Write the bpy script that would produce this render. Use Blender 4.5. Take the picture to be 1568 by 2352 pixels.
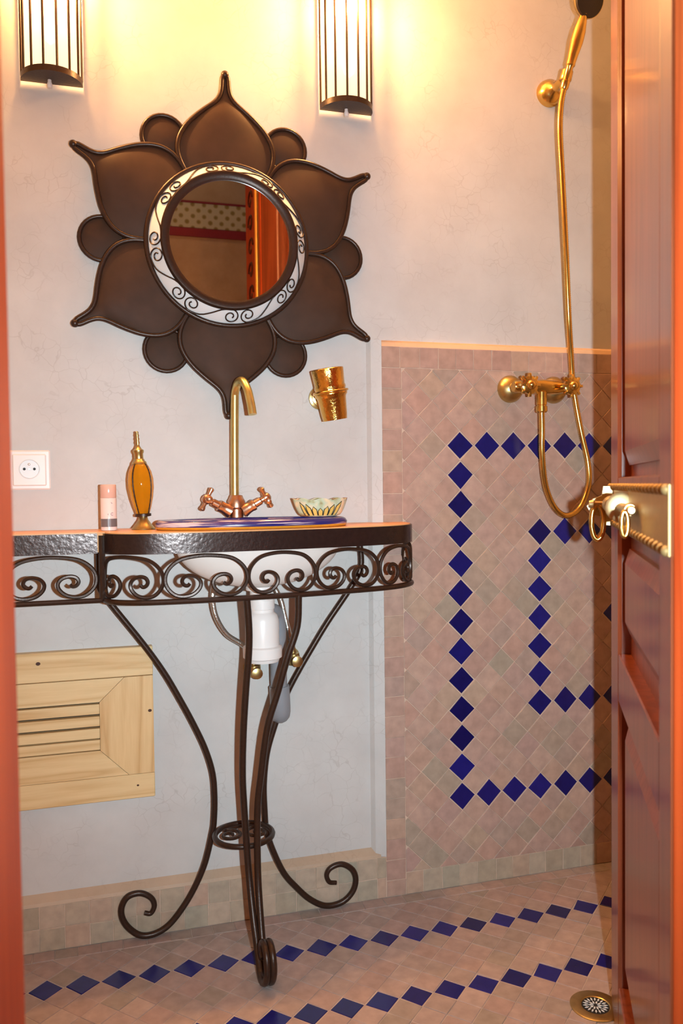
import bpy, math, random
from mathutils import Vector, Matrix

random.seed(7)
for o in list(bpy.data.objects):
    bpy.data.objects.remove(o)
scene = bpy.context.scene
COL = scene.collection
PI = math.pi

# ------------------------------------------------------------------ camera
CAM = Vector((0.0, -1.807, 0.974))
YAW, PITCH, ROLL = 0.2819, -0.0331, -0.0117
fwd = Vector((math.sin(YAW) * math.cos(PITCH), math.cos(YAW) * math.cos(PITCH), math.sin(PITCH)))
rgt0 = Vector((math.cos(YAW), -math.sin(YAW), 0))
up0 = rgt0.cross(fwd)
rgt = rgt0 * math.cos(ROLL) + up0 * math.sin(ROLL)
upv = -rgt0 * math.sin(ROLL) + up0 * math.cos(ROLL)
cd = bpy.data.cameras.new('camera')
cam = bpy.data.objects.new('camera', cd)
COL.objects.link(cam)
M = Matrix((rgt, upv, -fwd)).transposed().to_4x4()
M.translation = CAM
cam.matrix_world = M
cd.sensor_fit = 'HORIZONTAL'
cd.sensor_width = 14.93
cd.lens = 18.0
cd.clip_start = 0.02
cd.dof.use_dof = True
cd.dof.focus_distance = 1.8
cd.dof.aperture_fstop = 3.5
scene.camera = cam

# ------------------------------------------------------------------ world, flash, exposure
w = bpy.data.worlds.new('World')
scene.world = w
w.use_nodes = True
w.node_tree.nodes['Background'].inputs[0].default_value = (0.80, 0.78, 0.80, 1)
w.node_tree.nodes['Background'].inputs[1].default_value = 0.05
# the camera's own flash: upright frame, so the flash head sits to the right of the lens
fl = bpy.data.lights.new('camera_flash', 'SPOT')
fl.energy = 132
fl.color = (0.74, 0.92, 1.0)
fl.spot_size = math.radians(96)
fl.spot_blend = 1.0
fl.shadow_soft_size = 0.012
flo = bpy.data.objects.new('camera_flash', fl)
COL.objects.link(flo)
flo.location = CAM + rgt0 * 0.12
flo.rotation_euler = fwd.to_track_quat('-Z', 'Y').to_euler()
SCONCE_W = 76.0
vs = scene.view_settings
vs.view_transform = 'Standard'
vs.look = 'None'
vs.exposure = 0.0
vs.gamma = 1.0
vs.use_curve_mapping = False

# ------------------------------------------------------------------ helpers
def lin(r, g, b):
    f = lambda c: (c / 255 / 12.92) if c / 255 <= 0.04045 else ((c / 255 + 0.055) / 1.055) ** 2.4
    return (f(r), f(g), f(b), 1)

MATS = {}
def nodes(name):
    m = bpy.data.materials.new(name)
    m.use_nodes = True
    nt = m.node_tree
    b = nt.nodes['Principled BSDF']
    MATS[name] = m
    return m, nt, b

def setp(b, **k):
    for key, v in k.items():
        b.inputs[key.replace('_', ' ')].default_value = v

def plain(name, col, rough=0.5, metal=0.0, bump=0.0, scale=60, var=0.12, **k):
    m, nt, b = nodes(name)
    N, L = nt.nodes, nt.links
    tc = N.new('ShaderNodeTexCoord')
    no = N.new('ShaderNodeTexNoise')
    no.inputs['Scale'].default_value = scale
    no.inputs['Detail'].default_value = 4
    L.new(tc.outputs['Object'], no.inputs['Vector'])
    mx = N.new('ShaderNodeMix'); mx.data_type = 'RGBA'
    mx.inputs[6].default_value = tuple(c * (1 - var) for c in col[:3]) + (1,)
    mx.inputs[7].default_value = tuple(min(1, c * (1 + var)) for c in col[:3]) + (1,)
    L.new(no.outputs['Fac'], mx.inputs[0])
    L.new(mx.outputs[2], b.inputs['Base Color'])
    setp(b, Roughness=rough, Metallic=metal)
    for kk, v in k.items():
        b.inputs[kk].default_value = v
    if bump:
        bp = N.new('ShaderNodeBump'); bp.inputs['Strength'].default_value = bump
        bp.inputs['Distance'].default_value = 0.002
        L.new(no.outputs['Fac'], bp.inputs['Height']); L.new(bp.outputs[0], b.inputs['Normal'])
    return m

def plaster(name, c1, c2, crack=0.10, rough=0.55):
    m, nt, b = nodes(name)
    N, L = nt.nodes, nt.links
    tc = N.new('ShaderNodeTexCoord')
    n1 = N.new('ShaderNodeTexNoise'); n1.inputs['Scale'].default_value = 5; n1.inputs['Detail'].default_value = 6
    n1.inputs['Roughness'].default_value = 0.62
    L.new(tc.outputs['Object'], n1.inputs['Vector'])
    mx = N.new('ShaderNodeMix'); mx.data_type = 'RGBA'
    mx.inputs[6].default_value = c1; mx.inputs[7].default_value = c2
    rp = N.new('ShaderNodeMapRange'); rp.inputs[1].default_value = 0.35; rp.inputs[2].default_value = 0.68
    L.new(n1.outputs['Fac'], rp.inputs[0]); L.new(rp.outputs[0], mx.inputs[0])
    nd = N.new('ShaderNodeTexNoise'); nd.inputs['Scale'].default_value = 14; nd.inputs['Detail'].default_value = 3
    L.new(tc.outputs['Object'], nd.inputs['Vector'])
    va = N.new('ShaderNodeVectorMath'); va.operation = 'SCALE'; va.inputs['Scale'].default_value = 0.07
    L.new(nd.outputs['Color'], va.inputs[0])
    vb = N.new('ShaderNodeVectorMath'); vb.operation = 'ADD'
    L.new(tc.outputs['Object'], vb.inputs[0]); L.new(va.outputs[0], vb.inputs[1])
    vo = N.new('ShaderNodeTexVoronoi'); vo.feature = 'DISTANCE_TO_EDGE'; vo.inputs['Scale'].default_value = 32
    L.new(vb.outputs[0], vo.inputs['Vector'])
    r2 = N.new('ShaderNodeMapRange'); r2.inputs[1].default_value = 0.0; r2.inputs[2].default_value = 0.035
    r2.inputs[3].default_value = 1.0; r2.inputs[4].default_value = 0.0
    L.new(vo.outputs['Distance'], r2.inputs[0])
    n3 = N.new('ShaderNodeTexNoise'); n3.inputs['Scale'].default_value = 9
    L.new(tc.outputs['Object'], n3.inputs['Vector'])
    r3 = N.new('ShaderNodeMapRange'); r3.inputs[1].default_value = 0.45; r3.inputs[2].default_value = 0.65
    r3.inputs[3].default_value = 0.0; r3.inputs[4].default_value = crack
    L.new(n3.outputs['Fac'], r3.inputs[0])
    mu = N.new('ShaderNodeMath'); mu.operation = 'MULTIPLY'
    L.new(r2.outputs[0], mu.inputs[0]); L.new(r3.outputs[0], mu.inputs[1])
    m2 = N.new('ShaderNodeMix'); m2.data_type = 'RGBA'
    L.new(mu.outputs[0], m2.inputs[0]); L.new(mx.outputs[2], m2.inputs[6])
    m2.inputs[7].default_value = lin(120, 95, 80)
    L.new(m2.outputs[2], b.inputs['Base Color'])
    bp = N.new('ShaderNodeBump'); bp.inputs['Strength'].default_value = 0.12; bp.inputs['Distance'].default_value = 0.004
    L.new(n1.outputs['Fac'], bp.inputs['Height']); L.new(bp.outputs[0], b.inputs['Normal'])
    setp(b, Roughness=rough)
    b.inputs['Specular IOR Level'].default_value = 0.25
    return m

def zellige(name, cols, rough=0.35, spec=0.4):
    """glazed tile whose shade differs from piece to piece"""
    m, nt, b = nodes(name)
    N, L = nt.nodes, nt.links
    oi = N.new('ShaderNodeObjectInfo'); ge = N.new('ShaderNodeNewGeometry'); tc = N.new('ShaderNodeTexCoord')
    ad = N.new('ShaderNodeMath'); ad.operation = 'ADD'
    L.new(oi.outputs['Random'], ad.inputs[0]); L.new(ge.outputs['Random Per Island'], ad.inputs[1])
    fr = N.new('ShaderNodeMath'); fr.operation = 'FRACT'; L.new(ad.outputs[0], fr.inputs[0])
    cr = N.new('ShaderNodeValToRGB'); cr.color_ramp.interpolation = 'LINEAR'
    el = cr.color_ramp.elements
    while len(el) < len(cols): el.new(0.5)
    for i, c in enumerate(cols):
        el[i].position = i / (len(cols) - 1); el[i].color = c
    L.new(fr.outputs[0], cr.inputs[0])
    no = N.new('ShaderNodeTexNoise'); no.inputs['Scale'].default_value = 42; no.inputs['Detail'].default_value = 4
    L.new(tc.outputs['Object'], no.inputs['Vector'])
    mr = N.new('ShaderNodeMapRange'); mr.inputs[1].default_value = 0.3; mr.inputs[2].default_value = 0.7
    mr.inputs[3].default_value = 0.86; mr.inputs[4].default_value = 1.1
    L.new(no.outputs['Fac'], mr.inputs[0])
    vm = N.new('ShaderNodeVectorMath'); vm.operation = 'SCALE'
    L.new(cr.outputs[0], vm.inputs[0]); L.new(mr.outputs[0], vm.inputs['Scale'])
    L.new(vm.outputs[0], b.inputs['Base Color'])
    bp = N.new('ShaderNodeBump'); bp.inputs['Strength'].default_value = 0.12; bp.inputs['Distance'].default_value = 0.003
    L.new(no.outputs['Fac'], bp.inputs['Height']); L.new(bp.outputs[0], b.inputs['Normal'])
    setp(b, Roughness=rough)
    b.inputs['Specular IOR Level'].default_value = spec
    return m

def wood(name, c1, c2, axis='z', rough=0.4, scale=14, stretch=0.06, coat=0.0, knots=False):
    m, nt, b = nodes(name)
    N, L = nt.nodes, nt.links
    tc = N.new('ShaderNodeTexCoord'); mp = N.new('ShaderNodeMapping')
    s = [1, 1, 1]; s['xyz'.index(axis)] = stretch
    mp.inputs['Scale'].default_value = s
    L.new(tc.outputs['Object'], mp.inputs['Vector'])
    n1 = N.new('ShaderNodeTexNoise'); n1.inputs['Scale'].default_value = scale; n1.inputs['Detail'].default_value = 2
    n1.inputs['Distortion'].default_value = 0.4
    L.new(mp.outputs[0], n1.inputs['Vector'])
    mu = N.new('ShaderNodeMath'); mu.operation = 'MULTIPLY'; mu.inputs[1].default_value = 9
    L.new(n1.outputs['Fac'], mu.inputs[0])
    fr = N.new('ShaderNodeMath'); fr.operation = 'PINGPONG'; fr.inputs[1].default_value = 1
    L.new(mu.outputs[0], fr.inputs[0])
    pw = N.new('ShaderNodeMath'); pw.operation = 'POWER'; pw.inputs[1].default_value = 2.0
    L.new(fr.outputs[0], pw.inputs[0])
    n2 = N.new('ShaderNodeTexNoise'); n2.inputs['Scale'].default_value = scale * 12; n2.inputs['Detail'].default_value = 3
    L.new(mp.outputs[0], n2.inputs['Vector'])
    av = N.new('ShaderNodeMath'); av.operation = 'MULTIPLY_ADD'; av.inputs[1].default_value = 0.45
    L.new(n2.outputs['Fac'], av.inputs[0])
    hv = N.new('ShaderNodeMath'); hv.operation = 'MULTIPLY'; hv.inputs[1].default_value = 0.6
    L.new(pw.outputs[0], hv.inputs[0]); L.new(hv.outputs[0], av.inputs[2])
    mx = N.new('ShaderNodeMix'); mx.data_type = 'RGBA'
    mx.inputs[6].default_value = c1; mx.inputs[7].default_value = c2
    L.new(av.outputs[0], mx.inputs[0]); L.new(mx.outputs[2], b.inputs['Base Color'])
    setp(b, Roughness=rough)
    if coat:
        b.inputs['Coat Weight'].default_value = coat; b.inputs['Coat Roughness'].default_value = 0.12
    bp = N.new('ShaderNodeBump'); bp.inputs['Strength'].default_value = 0.08; bp.inputs['Distance'].default_value = 0.002
    L.new(n2.outputs['Fac'], bp.inputs['Height']); L.new(bp.outputs[0], b.inputs['Normal'])
    return m

def tag(o, label=None, cat=None, group=None, kind=None):
    if label: o['label'] = label
    if cat: o['category'] = cat
    if group: o['group'] = group
    if kind: o['kind'] = kind
    return o

ROOT = {}
def thing(name, label, cat, loc=(0, 0, 0), rotz=0, group=None, kind=None):
    o = bpy.data.objects.new(name, None)
    o.empty_display_size = 0.05
    COL.objects.link(o)
    o.location = loc; o.rotation_euler = (0, 0, rotz)
    ROOT[o.name] = Vector(loc) if not rotz else Vector((0, 0, 0))
    return tag(o, label, cat, group, kind)

def cat_rom(pts, per=6, closed=False):
    pts = [Vector(p) for p in pts]
    n = len(pts); out = []
    rng = n if closed else n - 1
    for i in range(rng):
        if closed:
            a, b_, c, d_ = pts[(i - 1) % n], pts[i], pts[(i + 1) % n], pts[(i + 2) % n]
        else:
            b_, c = pts[i], pts[i + 1]
            a = pts[i - 1] if i else b_ * 2 - c
            d_ = pts[i + 2] if i + 2 < n else c * 2 - b_
        for k in range(per):
            t = k / per
            out.append(0.5 * ((2 * b_) + (c - a) * t + (2 * a - 5 * b_ + 4 * c - d_) * t * t + (3 * b_ - a - 3 * c + d_) * t ** 3))
    if not closed: out.append(pts[-1])
    return out

class MB:
    def __init__(s): s.v = []; s.f = []
    def add(s, vs_, fs):
        o = len(s.v); s.v += [Vector(p) for p in vs_]; s.f += [tuple(i + o for i in f) for f in fs]; return s
    def box(s, a, b, bev=0.0):
        x0, y0, z0 = [min(a[i], b[i]) for i in range(3)]; x1, y1, z1 = [max(a[i], b[i]) for i in range(3)]
        if bev <= 0:
            v = [(x0, y0, z0), (x1, y0, z0), (x1, y1, z0), (x0, y1, z0), (x0, y0, z1), (x1, y0, z1), (x1, y1, z1), (x0, y1, z1)]
            return s.add(v, [(0, 3, 2, 1), (4, 5, 6, 7), (0, 1, 5, 4), (1, 2, 6, 5), (2, 3, 7, 6), (3, 0, 4, 7)])
        e = min(bev, (x1 - x0) / 2.01, (y1 - y0) / 2.01, (z1 - z0) / 2.01)
        v = []; idx = {}
        for ix, X in enumerate((x0, x1)):
            for iy, Y in enumerate((y0, y1)):
                for iz, Z in enumerate((z0, z1)):
                    sx = 1 if ix == 0 else -1; sy = 1 if iy == 0 else -1; sz = 1 if iz == 0 else -1
                    for k, p in enumerate(((X, Y + sy * e, Z + sz * e), (X + sx * e, Y, Z + sz * e), (X + sx * e, Y + sy * e, Z))):
                        idx[ix, iy, iz, k] = len(v); v.append(p)
        f = []
        g = lambda *q: idx[q]
        for i in (0, 1):
            q = [g(i, 0, 0, 0), g(i, 1, 0, 0), g(i, 1, 1, 0), g(i, 0, 1, 0)]; f.append(tuple(q if i else q[::-1]))
            q = [g(0, i, 0, 1), g(1, i, 0, 1), g(1, i, 1, 1), g(0, i, 1, 1)]; f.append(tuple(q[::-1] if i else q))
            q = [g(0, 0, i, 2), g(1, 0, i, 2), g(1, 1, i, 2), g(0, 1, i, 2)]; f.append(tuple(q if i else q[::-1]))
        for i in (0, 1):
            for j in (0, 1):
                q = [g(0, i, j, 1), g(1, i, j, 1), g(1, i, j, 2), g(0, i, j, 2)]; f.append(tuple(q if i ^ j else q[::-1]) if False else tuple(q))
                q = [g(i, 0, j, 0), g(i, 1, j, 0), g(i, 1, j, 2), g(i, 0, j, 2)]; f.append(tuple(q))
                q = [g(i, j, 0, 0), g(i, j, 1, 0), g(i, j, 1, 1), g(i, j, 0, 1)]; f.append(tuple(q))
                for k in (0, 1):
                    f.append((g(i, j, k, 0), g(i, j, k, 1), g(i, j, k, 2)))
        return s.add(v, list(dict.fromkeys(f)))
    def prism(s, poly, fn, d0, d1):
        """poly 2D (a,b); fn(a,b,d)->xyz"""
        n = len(poly)
        v = [fn(a, b, d0) for a, b in poly] + [fn(a, b, d1) for a, b in poly]
        f = [tuple(range(n))[::-1], tuple(range(n, 2 * n))] + [(i, (i + 1) % n, n + (i + 1) % n, n + i) for i in range(n)]
        return s.add(v, f)
    def tube(s, path, r, n=10, closed=False, flat=None):
        P = [Vector(p) for p in path]; m = len(P)
        R = r if isinstance(r, (list, tuple)) else [r] * m
        T = []
        for i in range(m):
            if closed: t = P[(i + 1) % m] - P[i - 1]
            else: t = P[min(i + 1, m - 1)] - P[max(i - 1, 0)]
            T.append(t.normalized() if t.length > 1e-9 else Vector((0, 0, 1)))
        u = T[0].orthogonal().normalized(); v = []
        for i in range(m):
            u = (u - T[i] * u.dot(T[i])); u = u.normalized() if u.length > 1e-6 else T[i].orthogonal().normalized()
            w_ = T[i].cross(u)
            for k in range(n):
                a = 2 * PI * k / n
                v.append(P[i] + (u * math.cos(a) + w_ * math.sin(a)) * R[i])
        f = []
        for i in range(m if closed else m - 1):
            j = (i + 1) % m
            for k in range(n):
                f.append((i * n + k, i * n + (k + 1) % n, j * n + (k + 1) % n, j * n + k))
        if not closed:
            f.append(tuple(range(n))[::-1]); f.append(tuple((m - 1) * n + k for k in range(n)))
        return s.add(v, f)
    def lathe(s, prof, c=(0, 0, 0), axis=(0, 0, 1), n=32, sx=1.0, sy=1.0, mod=None, ref=None):
        """prof list of (radius, height along axis)"""
        A = Vector(axis).normalized()
        U = Vector(ref).normalized() if ref else (Vector((1, 0, 0)) if abs(A.x) < 0.9 else Vector((0, 1, 0)))
        U = (U - A * U.dot(A)).normalized(); W = A.cross(U); c = Vector(c); v = []; f = []
        for r, h in prof:
            for k in range(n):
                a = 2 * PI * k / n; q = r * (mod(a, h) if mod else 1)
                v.append(c + U * (q * math.cos(a) * sx) + W * (q * math.sin(a) * sy) + A * h)
        for i in range(len(prof) - 1):
            for k in range(n):
                f.append((i * n + k, i * n + (k + 1) % n, (i + 1) * n + (k + 1) % n, (i + 1) * n + k))
        if prof[0][0] > 1e-5: f.append(tuple(range(n))[::-1])
        if prof[-1][0] > 1e-5: f.append(tuple((len(prof) - 1) * n + k for k in range(n)))
        return s.add(v, f)
    def ball(s, c, r, n=14, m=8):
        return s.lathe([(max(1e-6, r * math.sin(PI * i / m)), -r * math.cos(PI * i / m)) for i in range(m + 1)], c, n=n)
    def build(s, name, mat, parent=None, smooth=None, local=False):
        me = bpy.data.meshes.new(name)
        off = Vector((0, 0, 0))
        if parent is not None and not local:
            off = ROOT.get(parent.name, Vector((0, 0, 0)))
        me.from_pydata([tuple(p - off) for p in s.v], [], s.f)
        me.materials.append(MATS[mat] if isinstance(mat, str) else mat)
        if smooth is not None:
            for p in me.polygons: p.use_smooth = True
            me.set_sharp_from_angle(angle=math.radians(smooth))
        import bmesh
        bm = bmesh.new(); bm.from_mesh(me); bmesh.ops.recalc_face_normals(bm, faces=bm.faces); bm.to_mesh(me); bm.free()
        o = bpy.data.objects.new(name, me)
        COL.objects.link(o)
        if parent is not None:
            o.parent = parent; ROOT[o.name] = off
        return o

def struct(o, label, cat):
    return tag(o, label, cat, kind='structure')

# ------------------------------------------------------------------ materials
plaster('tadelakt', lin(206, 202, 199), lin(194, 189, 186), 0.2)
plaster('tadelakt_lamplit', lin(222, 186, 152), lin(205, 172, 142), 0.2)  # orange sconce glow on the panel's top ledge put into its plaster colour
plaster('skirting_plaster', lin(192, 168, 146), lin(176, 152, 130), 0.2)
plaster('hall_plaster', lin(216, 178, 146), lin(196, 156, 124), 0.1)
plaster('table_plaster', lin(234, 174, 116), lin(216, 152, 94), 0.12, 0.35)
zellige('beige_tile', [lin(184, 150, 136), lin(177, 143, 130), lin(190, 158, 142), lin(180, 147, 137), lin(167, 150, 133), lin(186, 148, 133), lin(182, 156, 136)])
zellige('base_tile', [lin(188, 166, 146), lin(172, 156, 136), lin(194, 170, 150), lin(170, 158, 140), lin(194, 160, 140), lin(164, 152, 132)])
zellige('floor_tile', [lin(168, 148, 142), lin(162, 140, 133), lin(172, 153, 146), lin(160, 143, 137), lin(154, 141, 132), lin(168, 144, 138)], 0.5, 0.2)
zellige('blue_glaze', [lin(22, 22, 100), lin(18, 16, 82), lin(28, 28, 116), lin(16, 18, 90)], 0.22, 0.5)
plain('grout', lin(208, 180, 160), 0.8, bump=0.2, scale=160)
plain('floor_grout', lin(182, 166, 156), 0.85, bump=0.2, scale=160)
plain('iron', lin(58, 38, 28), 0.36, 0.35, bump=0.12, scale=220, var=0.35)
plain('petal_iron', lin(66, 43, 30), 0.62, 0.0, bump=0.08, scale=26, var=0.35, **{'Specular IOR Level': 0.22})
plain('band_iron', lin(56, 40, 36), 0.24, 0.45, bump=0.25, scale=120, var=0.3)
plain('brass', (0.76, 0.47, 0.13, 1), 0.2, 1.0, bump=0.04, scale=90, var=0.12)
plain('brass_hammered', (0.74, 0.42, 0.10, 1), 0.18, 1.0, bump=0.6, scale=160, var=0.15)
plain('brass_dull', (0.55, 0.40, 0.17, 1), 0.34, 1.0, bump=0.1, scale=70, var=0.25)
plain('spout_brass', (0.60, 0.50, 0.20, 1), 0.33, 0.9, bump=0.06, scale=40, var=0.25)
plain('copper_brass', (0.60, 0.36, 0.24, 1), 0.32, 1.0, bump=0.1, scale=80, var=0.3)
plain('pale_brass', (0.86, 0.76, 0.55, 1), 0.14, 1.0, scale=50, var=0.1)
plain('latch_brass', (0.62, 0.48, 0.25, 1), 0.42, 1.0, scale=50, var=0.1)
plain('plate_brass', (0.40, 0.27, 0.11, 1), 0.5, 0.6, bump=0.05, scale=60, var=0.15)
plain('white_plastic', lin(236, 228, 224), 0.3, scale=10, var=0.02)
plain('white_enamel', lin(226, 230, 232), 0.35, scale=10, var=0.02)
plain('ceramic_under', lin(232, 218, 210), 0.45, bump=0.05, scale=30, var=0.06)
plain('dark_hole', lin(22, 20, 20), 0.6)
plain('steel', (0.62, 0.60, 0.56, 1), 0.3, 1.0, bump=0.5, scale=400, var=0.3)
plain('grey_pipe', lin(140, 142, 148), 0.4, var=0.05)
plain('mirror_glass', (0.92, 0.92, 0.92, 1), 0.012, 1.0, var=0.0)
plain('amber_glass', (0.86, 0.40, 0.015, 1), 0.06, 0.0, var=0.05, **{'Transmission Weight': 0.72, 'IOR': 1.3})
plain('yellow_glaze', lin(206, 140, 40), 0.25, var=0.15)
plain('motif_yellow', lin(226, 186, 100), 0.35, var=0.05)
plain('motif_line', lin(40, 44, 40), 0.4)
plain('tube_pink', lin(232, 212, 206), 0.2, var=0.02)
plain('tube_cap', lin(224, 178, 160), 0.18, var=0.02)
plain('tube_grey', lin(112, 104, 104), 0.3, var=0.03)
plain('tube_print', lin(130, 90, 110), 0.4)
plain('red_paint', lin(150, 28, 48), 0.6, var=0.1)
plain('line_paint', lin(110, 62, 56), 0.6, var=0.1)
plain('green_paint', lin(118, 104, 36), 0.4, var=0.1)
plain('gold_paint', lin(236, 170, 80), 0.25, 0.3, var=0.1)
plain('motif_paint', lin(70, 30, 14), 0.6, var=0.1)
plain('rubber_dark', lin(38, 22, 16), 0.45, 0.0, bump=0.2, scale=300)
plain('ceiling_white', lin(230, 220, 208), 0.8)
wood('pine_x', lin(232, 202, 152), lin(204, 160, 104), 'x', 0.5, 20, 0.07)
wood('pine_z', lin(230, 196, 144), lin(198, 150, 94), 'z', 0.5, 20, 0.07)
wood('cedar', lin(96, 62, 40), lin(70, 42, 26), 'x', 0.6)
wood('door_wood', lin(142, 72, 44), lin(106, 48, 28), 'z', 0.33, 22, 0.05, 0.35)
wood('jamb_wood', lin(196, 84, 36), lin(156, 54, 20), 'z', 0.5, 18, 0.04, 0.0)
MATS['jamb_wood'].node_tree.nodes['Principled BSDF'].inputs['Specular IOR Level'].default_value = 0.2

# rim of the basin: cobalt brush strokes on cream
m, nt, b = nodes('painted_rim')
tc = nt.nodes.new('ShaderNodeTexCoord'); mp = nt.nodes.new('ShaderNodeMapping')
mp.inputs['Scale'].default_value = (6, 6, 170)
no = nt.nodes.new('ShaderNodeTexNoise'); no.inputs['Scale'].default_value = 1.6; no.inputs['Detail'].default_value = 3
nt.links.new(tc.outputs['Object'], mp.inputs[0]); nt.links.new(mp.outputs[0], no.inputs['Vector'])
cr = nt.nodes.new('ShaderNodeValToRGB'); e = cr.color_ramp.elements
e[0].position = 0.46; e[0].color = lin(40, 40, 108)
e[1].position = 0.62; e[1].color = lin(206, 190, 196)
q = e.new(0.54); q.color = lin(72, 52, 108)
nt.links.new(no.outputs['Fac'], cr.inputs[0]); nt.links.new(cr.outputs[0], b.inputs['Base Color'])
setp(b, Roughness=0.18)
# mottled green-cream glaze of the dish
m, nt, b = nodes('dish_glaze')
tc = nt.nodes.new('ShaderNodeTexCoord')
no = nt.nodes.new('ShaderNodeTexNoise'); no.inputs['Scale'].default_value = 38; no.inputs['Detail'].default_value = 2
nt.links.new(tc.outputs['Object'], no.inputs['Vector'])
cr = nt.nodes.new('ShaderNodeValToRGB'); e = cr.color_ramp.elements
e[0].position = 0.34; e[0].color = lin(150, 110, 84)
e[1].position = 0.66; e[1].color = lin(236, 216, 178)
for p_, c_ in ((0.42, lin(178, 180, 140)), (0.5, lin(190, 204, 178)), (0.58, lin(216, 206, 176))):
    q = e.new(p_); q.color = c_
nt.links.new(no.outputs['Fac'], cr.inputs[0]); nt.links.new(cr.outputs[0], b.inputs['Base Color'])
setp(b, Roughness=0.25)
# stencilled band on the hall wall
m, nt, b = nodes('stencil_band')
tc = nt.nodes.new('ShaderNodeTexCoord'); mp = nt.nodes.new('ShaderNodeMapping')
mp.inputs['Rotation'].default_value = (0, PI / 4, 0)
nt.links.new(tc.outputs['Object'], mp.inputs[0])
vo = nt.nodes.new('ShaderNodeTexVoronoi'); vo.inputs['Scale'].default_value = 24; vo.inputs['Randomness'].default_value = 0.05
nt.links.new(mp.outputs[0], vo.inputs['Vector'])
cr = nt.nodes.new('ShaderNodeValToRGB'); e = cr.color_ramp.elements
e[0].position = 0.25; e[0].color = lin(150, 128, 76)
e[1].position = 0.55; e[1].color = lin(208, 196, 170)
q = e.new(0.4); q.color = lin(214, 198, 170)
nt.links.new(vo.outputs['Distance'], cr.inputs[0]); nt.links.new(cr.outputs[0], b.inputs['Base Color'])
setp(b, Roughness=0.7)
# glowing parchment glass of the sconces (lets the bulb's light through)
m, nt, b = nodes('lit_shade')
N, L = nt.nodes, nt.links
em = N.new('ShaderNodeEmission'); em.inputs[0].default_value = (1.0, 0.74, 0.40, 1); em.inputs[1].default_value = 1.75
tr = N.new('ShaderNodeBsdfTransparent'); tr.inputs[0].default_value = (1, 0.93, 0.8, 1)
ms = N.new('ShaderNodeMixShader'); ms.inputs[0].default_value = 0.86
L.new(tr.outputs[0], ms.inputs[1]); L.new(em.outputs[0], ms.inputs[2])
L.new(ms.outputs[0], N['Material Output'].inputs[0])
m, nt, b = nodes('bulb_glow')
em = nt.nodes.new('ShaderNodeEmission'); em.inputs[0].default_value = (1, 0.7, 0.34, 1); em.inputs[1].default_value = 12
nt.links.new(em.outputs[0], nt.nodes['Material Output'].inputs[0])
# frosted light acrylic lampshade of clear plastic lip
plain('clear_plastic', lin(236, 226, 222), 0.12, var=0.0, **{'Transmission Weight': 0.6})

# ------------------------------------------------------------------ setting
XL, XR, ZC = -1.3, 1.5, 2.36
YW = 0.02            # plaster face of the back wall; tiled faces stand 2 cm proud at y = 0
YF, YH = -1.12, -1.40   # bathroom and hall faces of the door wall
OX0, OX1, OZ = -0.068, 0.54, 2.24  # doorway
struct(MB().box((XL, YW, -0.05), (XR, 0.16, ZC)).build('wall_back', 'tadelakt'), 'pale crackled tadelakt plaster wall behind the washstand', 'wall')
struct(MB().box((XL - 0.1, YF, -0.05), (XL, 0.16, ZC)).build('wall_left', 'tadelakt'), 'plaster side wall left of the washstand, outside the picture', 'wall')
struct(MB().box((XR, YF, -0.05), (XR + 0.1, 0.16, ZC)).build('wall_right', 'tadelakt'), 'plaster side wall at the shower end behind the open door', 'wall')
struct(MB().box((XL - 0.1, YH, ZC), (XR + 0.1, 0.16, ZC + 0.08)).build('ceiling', 'ceiling_white'), 'pale plastered bathroom ceiling above the sconces', 'ceiling')
wf = MB()
wf.box((XL, YH, -0.05), (OX0 - 0.06, YF, ZC)); wf.box((OX1 + 0.06, YH, -0.05), (XR, YF, ZC)); wf.box((OX0 - 0.06, YH, OZ + 0.06), (OX1 + 0.06, YF, ZC))
struct(wf.build('wall_front', 'tadelakt'), 'thick plaster wall around the doorway', 'wall')

# door frame
j = MB().box((OX0 - 0.06, YH - 0.01, 0), (OX0, YF + 0.006, OZ), 0.004).build('trim_1', 'jamb_wood')
struct(j, 'orange varnished wooden door jamb at the left edge of the picture', 'door jamb')
j2 = MB().box((OX1, YH - 0.01, 0), (OX1 + 0.06, YF + 0.004, OZ), 0.004).build('trim_2', 'jamb_wood')
struct(j2, 'orange varnished wooden door jamb at the right edge behind the open door', 'door jamb')
MB().tube([(OX1 + 0.002, YF - 0.072, 0.0), (OX1 + 0.002, YF - 0.072, OZ)], 0.009, 10).build('gold_bead', 'gold_paint', j2, 40)
MB().box((OX1 - 0.0006, YF - 0.055, 0.0), (OX1 + 0.001, YF - 0.034, OZ)).build('green_stripe', 'green_paint', j2)
# curling dark motif painted down the reveal of the jamb
zc = 1.25
k = 0
while zc < 2.20:
    mm = MB()
    s = 1 if k % 2 else -1
    pts = [(OX1 - 0.0005, YF - 0.18 + s * 0.045 * math.cos(t) * (1 - t / 9), zc + 0.036 * math.sin(t) * (1 - t / 9)) for t in [i * 0.45 for i in range(15)]]
    mm.tube(pts, 0.005, 5)
    mm.build('painted_scroll', 'motif_paint', j2, 40)
    zc += 0.085; k += 1
struct(MB().box((OX0 - 0.06, YH - 0.01, OZ), (OX1 + 0.06, YF + 0.004, OZ + 0.06)).build('trim_3', 'jamb_wood'), 'orange wooden door head above the doorway', 'door jamb')

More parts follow.
